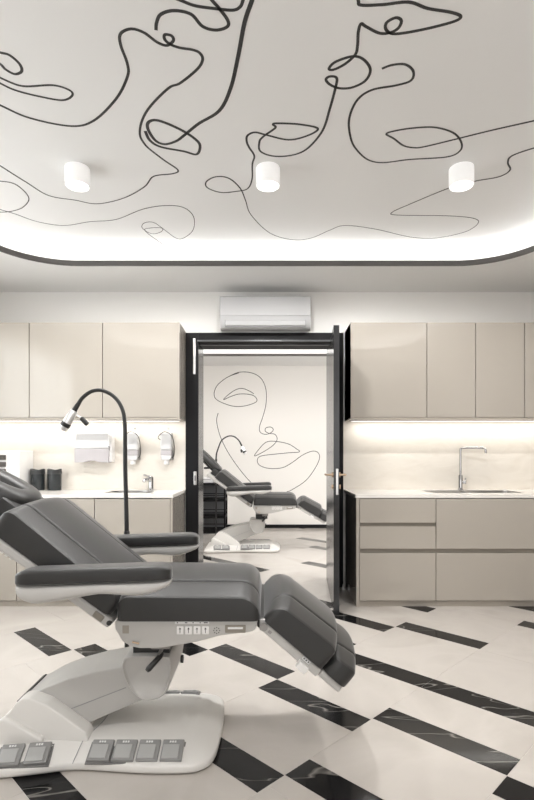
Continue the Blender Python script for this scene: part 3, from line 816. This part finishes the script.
def cushion(b, org, u, n, length, hw, h0, h1, crown, r_end0, r_end1, rc, side_r=0.014, seam=None, seam_d=0.006, bulge=0.006, bottom=0.0, cross=None):
    """Upholstered pad. Local axes: u along the chair, world Y across, n upwards. h0..h1 is the side height from start to end.
    Slot 0 is the top, slot 1 the side panel."""
    def samples(lo, hi, e0, e1, k):
        out = []
        for i in range(k + 1):
            t = i / k
            out.append(lo + (hi - lo) * (0.5 - 0.5 * math.cos(math.pi * t)) * 0.55 + (hi - lo) * t * 0.45)
        return out
    su = samples(0, length, r_end0, r_end1, 40)
    sv = sorted(set([round(x, 5) for x in samples(-1, 1, 0, 0, 44)] + ([round(s * (hw - seam + q) / hw, 5) for s in (-1, 1) for q in (-0.01, -0.005, -0.002, 0, 0.002, 0.005, 0.01)] if seam else [])))
    cuts = [round(c * length, 5) for c in (cross or [])]
    for c in cuts:
        su += [c - 0.012, c - 0.005, c, c + 0.005, c + 0.012]
    su = sorted(su)
    def width(s):
        dd = min(s, length - s)
        if dd >= rc: return hw
        return hw - rc + math.sqrt(max(0.0, rc * rc - (rc - dd) ** 2))
    def fillet(dd, r, hgt):
        if r <= 0 or dd >= r: return 0.0
        return -hgt * (1 - math.sqrt(max(0.0, 1 - ((r - dd) / r) ** 2)))
    def top(s, v):
        h = h0 + (h1 - h0) * s / length
        w = width(s)
        y = v * w
        q = 1 - abs(v) ** 2.0
        z = h + crown * q
        z += fillet(s, r_end0, min(h * 0.85, r_end0 * 1.0)) + fillet(length - s, r_end1, min(h * 0.85, r_end1 * 1.0))
        z += fillet(w - abs(y), side_r, side_r * 0.55)
        if seam:
            g = (hw - seam) - abs(y)
            z -= seam_d * math.exp(-(g / 0.0055) ** 2)
        for c in cuts:
            z -= 0.007 * math.exp(-((s - c) / 0.007) ** 2)
        return y, z
    O, U, N = Vector(org), Vector(u).normalized(), Vector(n).normalized()
    def P(s, y, z): return O + U * s + Vector((0, 1, 0)) * y + N * z
    t = bmesh.new()
    grid = []
    for s in su:
        row = []
        for v in sv:
            y, z = top(s, v)
            row.append(t.verts.new(P(s, y, z)))
        grid.append(row)
    for i in range(len(su) - 1):
        for j in range(len(sv) - 1):
            t.faces.new((grid[i][j], grid[i + 1][j], grid[i + 1][j + 1], grid[i][j + 1])).material_index = 0
    rim = [(i, 0) for i in range(len(su))] + [(len(su) - 1, j) for j in range(1, len(sv))] + \
          [(i, len(sv) - 1) for i in range(len(su) - 2, -1, -1)] + [(0, j) for j in range(len(sv) - 2, 0, -1)]
    top_ring = [grid[i][j] for i, j in rim]
    info = []
    for i, j in rim:
        y, z = top(su[i], sv[j])
        ox = -1 if i == 0 else (1 if i == len(su) - 1 else 0)
        oy = -1 if j == 0 else (1 if j == len(sv) - 1 else 0)
        info.append((su[i], y, z, ox, oy))
    prev = top_ring
    for f, bl in ((0.78, 0.75), (0.5, 1.0), (0.22, 0.75), (0.0, -0.3)):
        ring = [t.verts.new(P(s + ox * bulge * bl, y + oy * bulge * bl, bottom + (z - bottom) * f)) for s, y, z, ox, oy in info]
        for a in range(len(ring)):
            c = (a + 1) % len(ring)
            t.faces.new((prev[a], ring[a], ring[c], prev[c])).material_index = 1
        prev = ring
    t.faces.new(list(reversed(prev))).material_index = 1
    bmesh.ops.recalc_face_normals(t, faces=t.faces)
    me = bpy.data.meshes.new('tmp')
    t.to_mesh(me); t.free()
    b.bm.from_mesh(me)
    bpy.data.meshes.remove(me)
    return b

def arm_loft(b, stations, e=3.0, n=28):
    """stations: (x, y centre, z bottom, z top, half width)."""
    rings = []
    for x, y, z0, z1, w in stations:
        rings.append([(x, yy, zz) for yy, zz in ellipse(y, (z0 + z1) / 2, w, (z1 - z0) / 2, n, e)])
    b.rings(rings)
    return b

def taper(x0, x1, k, r0, r1, f):
    """Stations whose cross-section closes in a quarter ellipse at both ends."""
    out = []
    for i in range(k + 1):
        t = 0.5 - 0.5 * math.cos(math.pi * i / k)
        x = x0 + (x1 - x0) * t
        sc = 1.0
        if x - x0 < r0: sc = math.sqrt(max(0.0, 1 - ((r0 - (x - x0)) / r0) ** 2))
        if x1 - x < r1: sc = min(sc, math.sqrt(max(0.0, 1 - ((r1 - (x1 - x)) / r1) ** 2)))
        out.append(f(x, max(0.06, sc)))
    return out

def box_on(org, u, n, s0, s1, y0, y1, h0, h1, bev=0.002):
    """A box in a tilted frame: along u, across Y, up n."""
    U, N = Vector(u).normalized(), Vector(n).normalized()
    c = Vector(org) + U * ((s0 + s1) / 2) + N * ((h0 + h1) / 2)
    rot = Matrix(((U.x, 0, N.x), (U.y, 1, N.y), (U.z, 0, N.z))).to_4x4()
    if rot.determinant() < 0:
        rot = Matrix(((U.x, 0, -N.x), (U.y, 1, -N.y), (U.z, 0, -N.z))).to_4x4()
    hs, hn, yc = abs(s1 - s0) / 2, abs(h1 - h0) / 2, (y0 + y1) / 2
    return (c.x - hs, c.x + hs, yc - abs(y1 - y0) / 2, yc + abs(y1 - y0) / 2, c.z - hn, c.z + hn, bev, 2, rot)

def offset_loop(loop, dist):
    """Moves a counter-clockwise outline inwards."""
    n = len(loop)
    out = []
    for i in range(n):
        p, q, r = Vector(loop[i - 1]), Vector(loop[i]), Vector(loop[(i + 1) % n])
        d = (r - p)
        d.normalize()
        out.append((q.x - d.y * dist, q.y + d.x * dist))
    return out

def make_chair(label, group):
    root = empty('treatment_chair', (-0.69, CY, 0), label, 'treatment chair', group)
    Y = lambda v: CY + v
    # ---- base plate: a dog-bone outline with a raised, sloping rim
    near = [(-1.19, -0.22), (-1.185, -0.30), (-1.165, -0.335), (-1.12, -0.345), (-1.00, -0.335), (-0.88, -0.312), (-0.80, -0.293), (-0.74, -0.287), (-0.66, -0.293),
            (-0.54, -0.306), (-0.42, -0.312), (-0.32, -0.309), (-0.272, -0.297), (-0.233, -0.265), (-0.213, -0.215), (-0.204, -0.13), (-0.200, 0.0)]
    full = near + [(x, -y) for x, y in reversed(near[:-1])]
    sp = spline([(x, y, 0) for x, y in full + full[:1]], 5)[:-1]
    loop = [(p.x, Y(p.y)) for p in sp]
    rings = []
    for off, z in ((0.010, 0.004), (0.002, 0.010), (0.0, 0.018), (0.0, 0.030), (0.002, 0.036), (0.007, 0.040), (0.013, 0.0425)):
        rings.append([(x, y, z) for x, y in offset_loop(loop, off)])
    for off, z in ((0.045, 0.057), (0.085, 0.0745), (0.105, 0.0815), (0.118, 0.084), (0.135, 0.0845), (0.20, 0.0845)):
        kx, ky = (0.50 - off) / 0.50, (0.31 - off) / 0.31
        rings.append([(-0.69 + (x + 0.69) * kx, CY + (y - CY) * ky, z) for x, y in loop])
    base = MB().rings(rings).build('base_plate', 'base', root, smooth=40)
    MB().rings([[(x, y, 0.0) for x, y in offset_loop(loop, 0.03)], [(x, y, 0.006) for x, y in offset_loop(loop, 0.03)]]).build('rubber_foot', 'dark_mech', base)
    MB().tube([(-0.768, Y(-0.287), 0.034), (-0.766, Y(-0.272), 0.0445), (-0.757, Y(-0.20), 0.0795), (-0.747, Y(-0.17), 0.0845), (-0.72, Y(-0.06), 0.0846), (-0.72, Y(0.06), 0.0846),
               (-0.747, Y(0.17), 0.0845), (-0.757, Y(0.20), 0.0795), (-0.766, Y(0.272), 0.0445), (-0.768, Y(0.287), 0.034)], 0.0016, 8, smooth=4).build('seam', 'grey_line', base)
    slope = R(23)
    def pedal(x, s, turn=0.0, edge=0.300):
        yc = s * (edge - 0.055)
        rot = Matrix.Rotation(turn * -s, 4, 'Z') @ Matrix.Rotation(slope if s < 0 else -slope, 4, 'X')
        zc = 0.0545
        p = MB()
        p.box(x - 0.0435, x + 0.0435, Y(yc) - 0.046, Y(yc) + 0.046, zc + 0.003, zc + 0.019, 0.004, 3, rot)
        p = p.build('pedal', 'pedal', base)
        q = MB()
        def loc(dx, dy, dz): 
            v = rot @ Vector((dx, dy, dz))
            return (x + v.x, Y(yc) + v.y, zc + 0.012 + v.z)
        c = loc(0, s * 0.010, 0.009)
        q.box(c[0] - 0.037, c[0] + 0.028, c[1] - 0.030, c[1] + 0.030, c[2] - 0.0025, c[2] + 0.0025, 0.002, 2, rot)
        q.build('ribbed_pad', 'mech_pad', p)
        q = MB()
        for dx in (-0.012, -0.002, 0.008):
            c = loc(dx, -s * 0.033, 0.0085)
            q.box(c[0] - 0.0035, c[0] + 0.0035, c[1] - 0.004, c[1] + 0.004, c[2] - 0.0006, c[2] + 0.0006, 0, 2, rot)
        q.build('printed_mark', 'mark', p)
        return p
    def bay(x0, x1, s, turn=0.0, edge=0.300):
        yc, xm = s * (edge - 0.055), (x0 + x1) / 2
        rot = Matrix.Rotation(turn * -s, 4, 'Z') @ Matrix.Rotation(slope if s < 0 else -slope, 4, 'X')
        MB().box(x0, x1, Y(yc) - 0.049, Y(yc) + 0.049, 0.0530, 0.0590, 0.002, 2, rot).build('pedal_bay', 'pedal_bay', base)
    for s in (-1, 1):
        bay(-0.718, -0.332, s, 0.0, 0.307)
        for k in range(4):
            pedal(-0.667 + 0.0955 * k, s, 0.0, 0.307)
        bay(-1.068, -0.858, s, R(7), 0.333)
        for k in range(2):
            pedal(-1.014 + 0.102 * k, s, R(7), 0.339 - 0.0125 * k)
    # ---- foot housing of the lift
    hs = [(-1.093, 0.05), (-1.092, 0.165), (-1.082, 0.180), (-1.060, 0.197), (-1.037, 0.230), (-1.008, 0.253), (-0.975, 0.253), (-0.91, 0.229), (-0.84, 0.180), (-0.745, 0.110), (-0.735, 0.085), (-0.74, 0.05)]
    MB().prism(hs, Y(-0.205), Y(-0.125), 0.016, 4).build('housing_cheek', 'base', root, smooth=60)
    MB().prism([(-1.093, 0.05), (-1.085, 0.15), (-1.05, 0.175), (-0.87, 0.165), (-0.76, 0.10), (-0.75, 0.05)], Y(-0.14), Y(0.19), 0.016, 4).build('lift_housing', 'base', root, smooth=60)
    MB().prism([(-1.104, 0.06), (-1.102, 0.160), (-1.088, 0.178), (-1.062, 0.178), (-1.035, 0.163), (-0.915, 0.098), (-0.915, 0.06)], Y(-0.228), Y(-0.19), 0.014, 4).build('housing_cover', 'base', root, smooth=60)
    # ---- sloping lift arm
    topc = [(-1.055, 0.205), (-0.95, 0.262), (-0.85, 0.300), (-0.75, 0.327), (-0.65, 0.345), (-0.56, 0.360), (-0.47, 0.366)]
    botc = [(-0.44, 0.245), (-0.50, 0.222), (-0.60, 0.180), (-0.70, 0.137), (-0.80, 0.092), (-0.88, 0.09), (-0.98, 0.12)]
    arm = MB().prism(topc + botc, Y(-0.13), Y(0.13), 0.008, 3).build('lift_arm', 'shell', root)
    MB().prism([(-0.90, 0.150), (-0.60, 0.266), (-0.60, 0.2630), (-0.90, 0.1470)], Y(-0.1315), Y(-0.129)).build('arm_seam', 'grey_line', arm)
    MB().prism([(-1.066, 0.190), (-1.066, 0.206), (-1.052, 0.213), (-1.045, 0.209), (-1.045, 0.190)], Y(-0.128), Y(0.128), 0.001).build('rubber_edge', 'dark_mech', arm)
    # ---- joint housing under the seat
    def joint_ring(y, e):
        pts = [(-0.612, 0.366), (-0.604, 0.398), (-0.580, 0.411), (-0.50, 0.413), (-0.43, 0.412), (-0.405, 0.405), (-0.400, 0.37), (-0.402, 0.335), (-0.416, 0.270), (-0.446, 0.235), (-0.495, 0.222),
               (-0.535, 0.230), (-0.572, 0.262), (-0.600, 0.320)]
        cx, cz = -0.505, 0.345
        sp2 = spline([(x, z, 0) for x, z in pts + pts[:1]], 4)[:-1]
        return [(cx + (p.x - cx) * e, y, cz + (p.y - cz) * e) for p in sp2]
    j = MB()
    j.rings([joint_ring(Y(-0.153), 0.83), joint_ring(Y(-0.157), 0.885), joint_ring(Y(-0.1675), 0.925), joint_ring(Y(-0.166), 0.965), joint_ring(Y(-0.152), 1.0),
             joint_ring(Y(0.150), 1.0), joint_ring(Y(0.165), 0.96), joint_ring(Y(0.165), 0.85)])
    jo = j.build('joint_housing', 'shell', root, smooth=50)
    MB().tube([(-0.397, Y(0.05), 0.315), (-0.385, Y(0.05), 0.315)], 0.018, 16).build('plug', 'dark_mech', jo)
    MB().prism([(-0.575, 0.489), (-0.395, 0.489), (-0.415, 0.466), (-0.56, 0.466)], Y(-0.135), Y(0.135), 0.004).build('swivel_plate', 'mech_grey', root)
    MB().box(-0.57, -0.415, Y(-0.13), Y(0.13), 0.405, 0.50).build('swivel_bearing', 'dark_mech', root)
    lv = MB().tube([(-0.435, Y(-0.150), 0.455), (-0.446, Y(-0.205), 0.428)], 0.008, 10)
    lv.box(-0.485, -0.405, Y(-0.185), Y(-0.12), 0.446, 0.486, 0.006)
    lv = lv.build('lever_bracket', 'mech_grey', root)
    MB().tube([(-0.436, Y(-0.185), 0.430), (-0.440, Y(-0.200), 0.425), (-0.477, Y(-0.245), 0.392), (-0.482, Y(-0.252), 0.387)], [0.008, 0.011, 0.0125, 0.009], 14).build('swivel_lever', 'dark_mech', lv)
    # ---- seat pan with its controls
    pan = [(-0.602, 0.600), (-0.602, 0.566), (-0.572, 0.514), (-0.540, 0.496), (-0.504, 0.488), (-0.432, 0.488), (-0.35, 0.500), (-0.266, 0.517), (-0.183, 0.539), (-0.064, 0.553), (-0.045, 0.562), (-0.036, 0.600)]
    so = MB().prism(pan, Y(-0.285), Y(0.285), 0.007, 3).build('seat_pan', 'shell', root)
    f = Y(-0.285)
    MB().box(-0.364, -0.229, f - 0.0012, f + 0.001, 0.586, 0.596, 0.0005).build('label_strip', 'mark', so)
    b = MB()
    for x in (-0.354, -0.322, -0.317, -0.292, -0.264, -0.247, -0.242, -0.237):
        b.box(x - 0.0022, x + 0.0022, f - 0.0016, f, 0.589, 0.593)
    b.build('strip_print', 'dark_print', so)
    for k in range(4):
        x = -0.3435 + 0.0335 * k
        bt = MB().box(x - 0.0135, x + 0.0135, f - 0.004, f + 0.001, 0.545, 0.577, 0.003, 3).build('control_button', 'white_matt', so)
        a = MB().box(x - 0.0012, x + 0.0012, f - 0.0048, f - 0.0038, 0.551, 0.571)
        a.prism([(x - 0.005, 0.566), (x + 0.005, 0.566), (x, 0.573)], f - 0.0048, f - 0.0038)
        a.build('arrow_print', 'dark_print', bt)
    a = MB()
    for k in range(8):
        q = 2 * math.pi * k / 8
        a.tube([(-0.1990 + 0.0115 * math.cos(q), f + 0.0005, 0.560 + 0.0115 * math.sin(q)), (-0.1990 + 0.0115 * math.cos(q), f - 0.0012, 0.560 + 0.0115 * math.sin(q))], 0.0024, 8)
    a.tube([(-0.1990, f + 0.0005, 0.560), (-0.1990, f - 0.0012, 0.560)], 0.0026, 8)
    a.build('speaker_print', 'dark_print', so)
    MB().box(-0.166, -0.084, f - 0.002, f + 0.001, 0.551, 0.582, 0.003).build('grip_recess', 'groove', so)
    MB().box(-0.155, -0.095, f - 0.006, f - 0.001, 0.566, 0.574, 0.002).build('grip_bar', 'mark', so)
    MB().box(-0.572, -0.546, f - 0.0015, f + 0.001, 0.548, 0.580, 0.001).build('cover_plate', 'plinth', so)
    MB().tube([(-0.532, f - 0.003, 0.515), (-0.505, f - 0.003, 0.509)], 0.004, 8).build('latch', 'brass', so)
    # ---- seat cushion
    b = MB()
    cushion(b, (-0.594, CY, 0.600), (1, 0, 0), (0, 0, 1), 0.566, 0.300, 0.095, 0.092, 0.060, 0.05, 0.085, 0.03, 0.004, 0.118, 0.006, 0.002)
    b.build('seat_cushion', ['leather', 'leather_side'], root, smooth=28)
    # ---- back: shell, cushion
    a = R(36)
    ub, nb = Vector((-math.cos(a), 0, math.sin(a))), Vector((math.sin(a), 0, math.cos(a)))
    ob = Vector((-0.60, CY, 0.60))
    b = MB()
    b.box(*box_on(ob, ub, nb, 0.005, 0.72, CY - 0.292, CY + 0.292, -0.045, -0.002, 0.012))
    back = b.build('back_shell', 'shell', root)
    MB().box(*box_on(ob, ub, nb, 0.04, 0.085, CY - 0.2945, CY - 0.290, -0.036, -0.010, 0.004)).build('grip_recess', 'groove', back)
    b = MB()
    for k in range(9):
        b.box(*box_on(ob, ub, nb, 0.47 + 0.022 * k, 0.482 + 0.022 * k, CY - 0.2935, CY - 0.289, -0.047, -0.041, 0.001))
    b.build('height_teeth', 'shell', back)
    b = MB()
    cushion(b, ob + ub * 0.03, ub, nb, 0.585, 0.298, 0.082, 0.112, 0.036, 0.045, 0.055, 0.035, 0.004, 0.118, 0.006, 0.002)
    b.build('back_cushion', ['leather', 'leather_side'], root, smooth=28)
    # mechanism between back and seat
    b = MB()
    for s in (-1, 1):
        b.tube([(-0.622, Y(s * 0.262), 0.592), (-0.622, Y(s * 0.296), 0.592)], 0.010, 16)
    b.tube([(-0.622, Y(-0.27), 0.592), (-0.622, Y(0.27), 0.592)], 0.010, 12)
    b.build('back_hinge', 'dark_mech', root)
    # ---- headrest with a face opening; origin at its lower end so it can tilt
    tl = R(27)
    uh, nh = Vector((-math.cos(tl), 0, math.sin(tl))), Vector((math.sin(tl), 0, math.cos(tl)))
    pv = Vector((-1.048, CY, 1.024))
    hl, hwid = 0.205, 0.165
    cen = pv + uh * (hl - 0.004)
    slot_c, slot_l, slot_w = -0.010, 0.112, 0.030
    rings = []
    NN = 64
    for m in range(20):
        ph = 2 * math.pi * m / 20
        c, s = math.cos(ph), math.sin(ph)
        ring = []
        for k in range(NN):
            th = 2 * math.pi * k / NN
            ct, st = math.cos(th), math.sin(th)
            ox = math.copysign(abs(ct) ** 0.8, ct) * hl
            oy = math.copysign(abs(st) ** 0.8, st) * hwid
            ix = math.copysign(abs(ct) ** 0.9, ct) * slot_l + slot_c
            iy = st * slot_w
            tt = 0.5 + 0.5 * math.copysign(abs(c) ** 0.85, c)
            hgt = math.copysign(abs(s) ** 0.75, s) * (0.052 if s > 0 else 0.038)
            x = ix + (ox - ix) * tt
            y = iy + (oy - iy) * tt
            ring.append(cen + uh * (-x) + Vector((0, 1, 0)) * y + nh * hgt)
        rings.append(ring)
    b = MB().rings(rings, closed=True)
    head = b.build('headrest', 'leather', root, org=pv, smooth=60)
    MB().box(*box_on(cen, uh, nh, -0.13, 0.13, CY - 0.10, CY + 0.10, -0.066, -0.040, 0.008)).build('headrest_plate', 'dark_mech', head)
    b = MB()
    b.tube([ob + ub * 0.68 + nb * 0.0, ob + ub * 0.72 + nb * 0.06, cen - nh * 0.055 + uh * 0.02], 0.014, 12, smooth=4)
    b.box(*box_on(ob, ub, nb, 0.60, 0.70, CY - 0.16, CY + 0.16, -0.002, 0.085, 0.012))  # dark block standing in for the shadow under the headrest
    b.build('headrest_bar', 'dark_mech', root)
    # ---- leg and foot sections
    al = R(40.5)
    ul, nl = Vector((math.cos(al), 0, -math.sin(al))), Vector((math.sin(al), 0, math.cos(al)))
    ol = Vector((-0.004, CY, 0.594))
    rail = MB()
    rail.box(*box_on(ol, ul, nl, -0.005, 0.292, CY - 0.288, CY + 0.288, -0.038, -0.001, 0.006))
    rail = rail.build('leg_rail', 'shell', root)
    MB().box(*box_on(ol, ul, nl, 0.195, 0.240, CY - 0.318, CY - 0.286, -0.052, -0.022, 0.003)).build('release_button', 'white_matt', rail)
    MB().box(*box_on(ol, ul, nl, 0.200, 0.236, CY - 0.2905, CY - 0.287, -0.018, -0.004, 0.003)).build('warning_plate', 'mark', rail)
    b = MB()
    for q in (0.205, 0.216, 0.227):
        b.box(*box_on(ol, ul, nl, q, q + 0.005, CY - 0.2915, CY - 0.290, -0.014, -0.008, 0))
    b.build('plate_print', 'dark_print', rail)
    MB().box(*box_on(ol, ul, nl, 0.03, 0.045, CY - 0.2895, CY - 0.287, -0.026, -0.014, 0.001)).build('bolt', 'mech_grey', rail)
    b = MB()
    cushion(b, ol - ul * 0.014, ul, nl, 0.306, 0.298, 0.089, 0.103, 0.054, 0.056, 0.035, 0.03, 0.004, 0.118, 0.006, 0.002)
    b.build('leg_cushion', ['leather', 'leather_side'], root, smooth=28)
    MB().box(*box_on(ol, ul, nl, 0.296, 0.405, CY - 0.278, CY + 0.278, -0.032, -0.001, 0.010)).build('foot_shell', 'shell', root)
    b = MB()
    cushion(b, ol + ul * 0.297, ul, nl, 0.119, 0.290, 0.070, 0.082, 0.048, 0.02, 0.035, 0.045, 0.005, 0.118, 0.006, 0.002)
    b.build('foot_cushion', ['leather', 'leather_side'], root, smooth=28)
    b = MB()
    for s in (-1, 1):
        b.tube([(-0.012, Y(s * 0.25), 0.575), (-0.012, Y(s * 0.298), 0.575)], 0.015, 16)
        b.box(-0.030, 0.006, Y(s * 0.275) - 0.012, Y(s * 0.275) + 0.012, 0.560, 0.605, 0.004)
    b.tube([(-0.012, Y(-0.26), 0.575), (-0.012, Y(0.26), 0.575)], 0.009, 12)
    b.build('leg_hinge', 'mech_grey', root)
    MB().box(-0.040, 0.012, Y(-0.262), Y(0.262), 0.560, 0.604, 0.010, 3).build('dark_gap_block', 'leather_side', root)  # added dark block, stands in for the dark gap between seat and leg
    # ---- armrests
    for s in (-1, 1):
        yc = Y(s * 0.383)
        ar = empty('armrest', (-0.65, yc, 0.78))
        ar.parent = root
        ar.location = Vector((-0.65, yc, 0.78)) - ORG[root.name]
        def padf(x, sc):
            tilt = (x + 0.65) * 0.035
            zc = 0.809 + tilt
            return (x, yc, zc - 0.0285, zc - 0.0285 + 0.057 * (0.55 + 0.45 * sc), 0.056 * (0.35 + 0.65 * sc))
        p = MB()
        arm_loft(p, taper(-0.938, -0.358, 36, 0.07, 0.06, padf), 5.0, 40)
        p.build('arm_pad', ['leather'], ar, smooth=50)
        def shellf(x, sc):
            tilt = (x + 0.65) * 0.035
            zt = 0.7795 + tilt
            t = (x + 0.935) / 0.575
            dep = 0.074 - 0.032 * min(1, max(0, (t - 0.15) / 0.4)) + 0.013 * math.exp(-((t - 0.80) / 0.16) ** 2)
            dep *= 0.30 + 0.70 * sc
            return (x, yc, zt - dep, zt, 0.053 * (0.4 + 0.6 * sc))
        p = MB()
        arm_loft(p, taper(-0.935, -0.360, 36, 0.10, 0.14, shellf), 2.8)
        p.build('arm_shell', 'shell', ar, smooth=50)
        MB().box(-0.86, -0.78, min(yc, Y(s * 0.285)), max(yc, Y(s * 0.285)), 0.715, 0.755, 0.006).build('arm_bracket', 'mech_grey', ar)
    return root

M['mech_pad'] = mat('ribbed grey pedal pad', (0.40, 0.40, 0.395), 0.35)
group = 'grey treatment chairs'
chair = make_chair('large charcoal treatment chair in the foreground, reclined on a grey pedal base', group)
far_chair = copy_tree(chair)
far_chair.location = (-0.69 + 0.375, CY + 4.6, 0)
far_chair['label'] = 'charcoal treatment chair with white base seen through the doorway in the second room'
LOW = ('base_plate', 'lift_housing', 'housing_cheek', 'housing_cover', 'lift_arm', 'joint_housing')
for ch in far_chair.children:
    if ch.name.split('.')[0] not in LOW:             # its lift stands a little further forward and higher
        ch.location.x += 0.045
        ch.location.z += 0.012 + (0.022 if ch.name.startswith('armrest') else 0.0)
    if ch.name.startswith('headrest') and 'bar' not in ch.name:
        ch.rotation_euler = (0, R(18), 0)
    if ch.name.split('.')[0] in ('leg_rail', 'leg_cushion', 'foot_shell', 'foot_cushion'):
        rm = Matrix.Rotation(R(-9), 4, 'Y')          # the far chair's leg rest is raised a little
        pv = Vector((-0.012 + 0.69, 0, 0.575))
        ch.rotation_euler = rm.to_euler()
        ch.location = ch.location + (pv - rm @ pv)

# ------------------------------------------------------------------ gooseneck lamps behind the chairs
def gooseneck(base, pts, head_dir, knob, label, rnk=0.0102):
    bx, by = base
    o = empty('gooseneck_lamp', (bx, by, 0), label, 'lamp', 'black gooseneck lamps')
    MB().lathe((bx, by, 0), [(0.093, 0), (0.095, 0.004), (0.092, 0.014), (0.03, 0.022), (0.014, 0.03)], 36).build('lamp_foot', 'dark_mech', o)
    top = Vector(pts[0])
    MB().tube([(bx, by, 0.02), (bx, by, top.z - 0.035)], 0.012, 14).build('pole', 'dark_mech', o)
    MB().lathe((bx, by, top.z - 0.04), [(0.012, 0), (0.016, 0.004), (0.016, 0.040), (0.011, 0.046)], 18).build('socket', 'dark_mech', o)
    path = spline(pts, 8)
    n = len(path)
    MB().tube(path, [rnk + 0.0045 * max(0.0, (i / (n - 1) - 0.86) / 0.14) + 0.002 * max(0.0, 1 - i / (n - 1) * 2) for i in range(n)], 14).build('neck', 'dark_mech', o)
    e = Vector(pts[-1])
    dv = Vector(head_dir).normalized()
    def cyl(m, t0, t1, r0, r1, nm, par):
        return MB().tube([e + dv * t0, e + dv * (t0 + 0.003), e + dv * (t1 - 0.003), e + dv * t1], [r0 * 0.9, r0, r1, r1 * 0.92], 22).build(nm, m, par)
    h = cyl('silver', -0.004, 0.075, 0.019, 0.025, 'lamp_head', o)
    cyl('dark_mech', 0.073, 0.096, 0.0265, 0.0265, 'focus_ring', h)
    cyl('silver', 0.094, 0.118, 0.0245, 0.0245, 'bezel', h)
    cyl('glass_dark', 0.112, 0.1185, 0.019, 0.019, 'lens', h)
    k0, k1, k2 = e + dv * 0.012, Vector(knob[0]), Vector(knob[1])
    MB().tube([k0, k1], 0.005, 8).build('knob_rod', 'silver', h)
    kd = (k2 - k1)
    MB().tube([k1, k1 + kd * 0.1, k1 + kd * 0.85, k2], [0.008, 0.0125, 0.0135, 0.011], 16).build('handle_knob', 'dark_mech', h)
    return o
M['glass_dark'] = mat('dark lens glass', (0.05, 0.05, 0.055), 0.05)
LY = 2.76
def lp(x, y, d=LY): return ((x - 267) * d / 512, d, EYE - (y - 456) * d / 512)
NEAR = [(-0.76, 0.84), (-0.764, 1.013), (-0.768, 1.175), (-0.769, 1.336), (-0.771, 1.417), (-0.779, 1.487), (-0.805, 1.544), (-0.846, 1.584), (-0.9, 1.606),
        (-0.951, 1.6), (-0.997, 1.568), (-1.024, 1.53), (-1.047, 1.493)]
gooseneck((-0.76, 2.775), [(x, 2.775, z) for x, z in NEAR], (-0.061, 0, -0.100), ((-1.008, 2.775, 1.458), (-0.973, 2.775, 1.420)),
          'black gooseneck lamp with silver head arching behind the foreground chair')
FAR = [(-0.733, 1.207), (-0.727, 1.279), (-0.71, 1.336), (-0.655, 1.47), (-0.563, 1.533), (-0.474, 1.529), (-0.403, 1.47), (-0.359, 1.387)]
gooseneck((-0.733, 7.37), [(x, 7.37, z) for x, z in FAR], (0.043, 0, -0.094), ((-0.372, 7.35, 1.345), (-0.362, 7.35, 1.300)),
          'black gooseneck lamp in the second room, arching behind the far chair', 0.0095)

# ------------------------------------------------------------------ trolley in the second room
TX0, TX1, TY0, TY1 = -1.20, -0.615, 7.58, 7.98
t = empty('utility_trolley', ((TX0 + TX1) / 2, (TY0 + TY1) / 2, 0), 'black metal shelf trolley behind the far treatment chair', 'trolley')
for x in (TX0 + 0.012, TX1 - 0.012):
    for y in (TY0 + 0.012, TY1 - 0.012):
        p = MB().box(x - 0.011, x + 0.011, y - 0.011, y + 0.011, 0.07, 0.835, 0.003).build('post', 'black_satin', t)
        c = MB().lathe((x, y - 0.013, 0.035), [(0.006, -0.001), (0.033, 0.0), (0.035, 0.004), (0.035, 0.022), (0.033, 0.026), (0.006, 0.027)], 20, 'Y')
        c.box(x - 0.012, x + 0.012, y - 0.012, y + 0.012, 0.055, 0.073, 0.002)
        c.build('castor', 'dark_mech', p)
for z in (0.10, 0.325, 0.575):
    s = MB().box(TX0 + 0.002, TX1 - 0.002, TY0 + 0.002, TY1 - 0.002, z, z + 0.035, 0.003).build('shelf', 'black_satin', t)
    b = MB()
    for y in (TY0 + 0.012, TY1 - 0.012):
        b.box(TX0 + 0.01, TX1 - 0.01, y - 0.006, y + 0.006, z + 0.085, z + 0.097, 0.002)
    for x in (TX0 + 0.012, TX1 - 0.012):
        b.box(x - 0.006, x + 0.006, TY0 + 0.01, TY1 - 0.01, z + 0.085, z + 0.097, 0.002)
    b.build('guard_rail', 'black_satin', s)
MB().box(TX0 + 0.012, TX1 - 0.012, TY1 - 0.014, TY1 - 0.010, 0.13, 0.815).build('back_panel', 'mesh_grey', t)
MB().box(TX0, TX1, TY0, TY1, 0.815, 0.840, 0.004).build('top_shelf', 'black_satin', t)
d0 = empty('steriliser_box', (-0.98, 7.76, 0.84), 'white box device standing on the black trolley', 'device')
MB().box(-1.16, -0.80, 7.64, 7.90, 0.846, 0.93, 0.012, 3).build('device_body', 'white_plastic', d0)
MB().box(-1.13, -0.83, 7.66, 7.88, 0.84, 0.847).build('device_foot', 'dark_mech', d0)
MB().box(-1.12, -0.84, 7.636, 7.641, 0.895, 0.903, 0.001).build('lid_gap', 'grey_line', d0)

# ------------------------------------------------------------------ curtain at the window
cu = empty('window_1_curtain', (-ROOM_X + 0.06, 2.95, 2.6), kind='structure')
b = MB()
n = 260
front_l, back_l = [], []
for i in range(n + 1):
    y = 1.8 + 2.2 * i / n
    x = -ROOM_X + 0.07 + 0.022 * math.sin(i * 0.62) + 0.008 * math.sin(i * 0.23)
    front_l.append((x, y)); back_l.append((x - 0.003, y))
b.slab(front_l + list(reversed(back_l)), 0.03, 2.62)
b.build('curtain_panel', 'curtain', cu)
MB().tube([(-ROOM_X + 0.07, 1.75, 2.635), (-ROOM_X + 0.07, 4.05, 2.635)], 0.012, 12).build('curtain_rail', 'steel', cu)
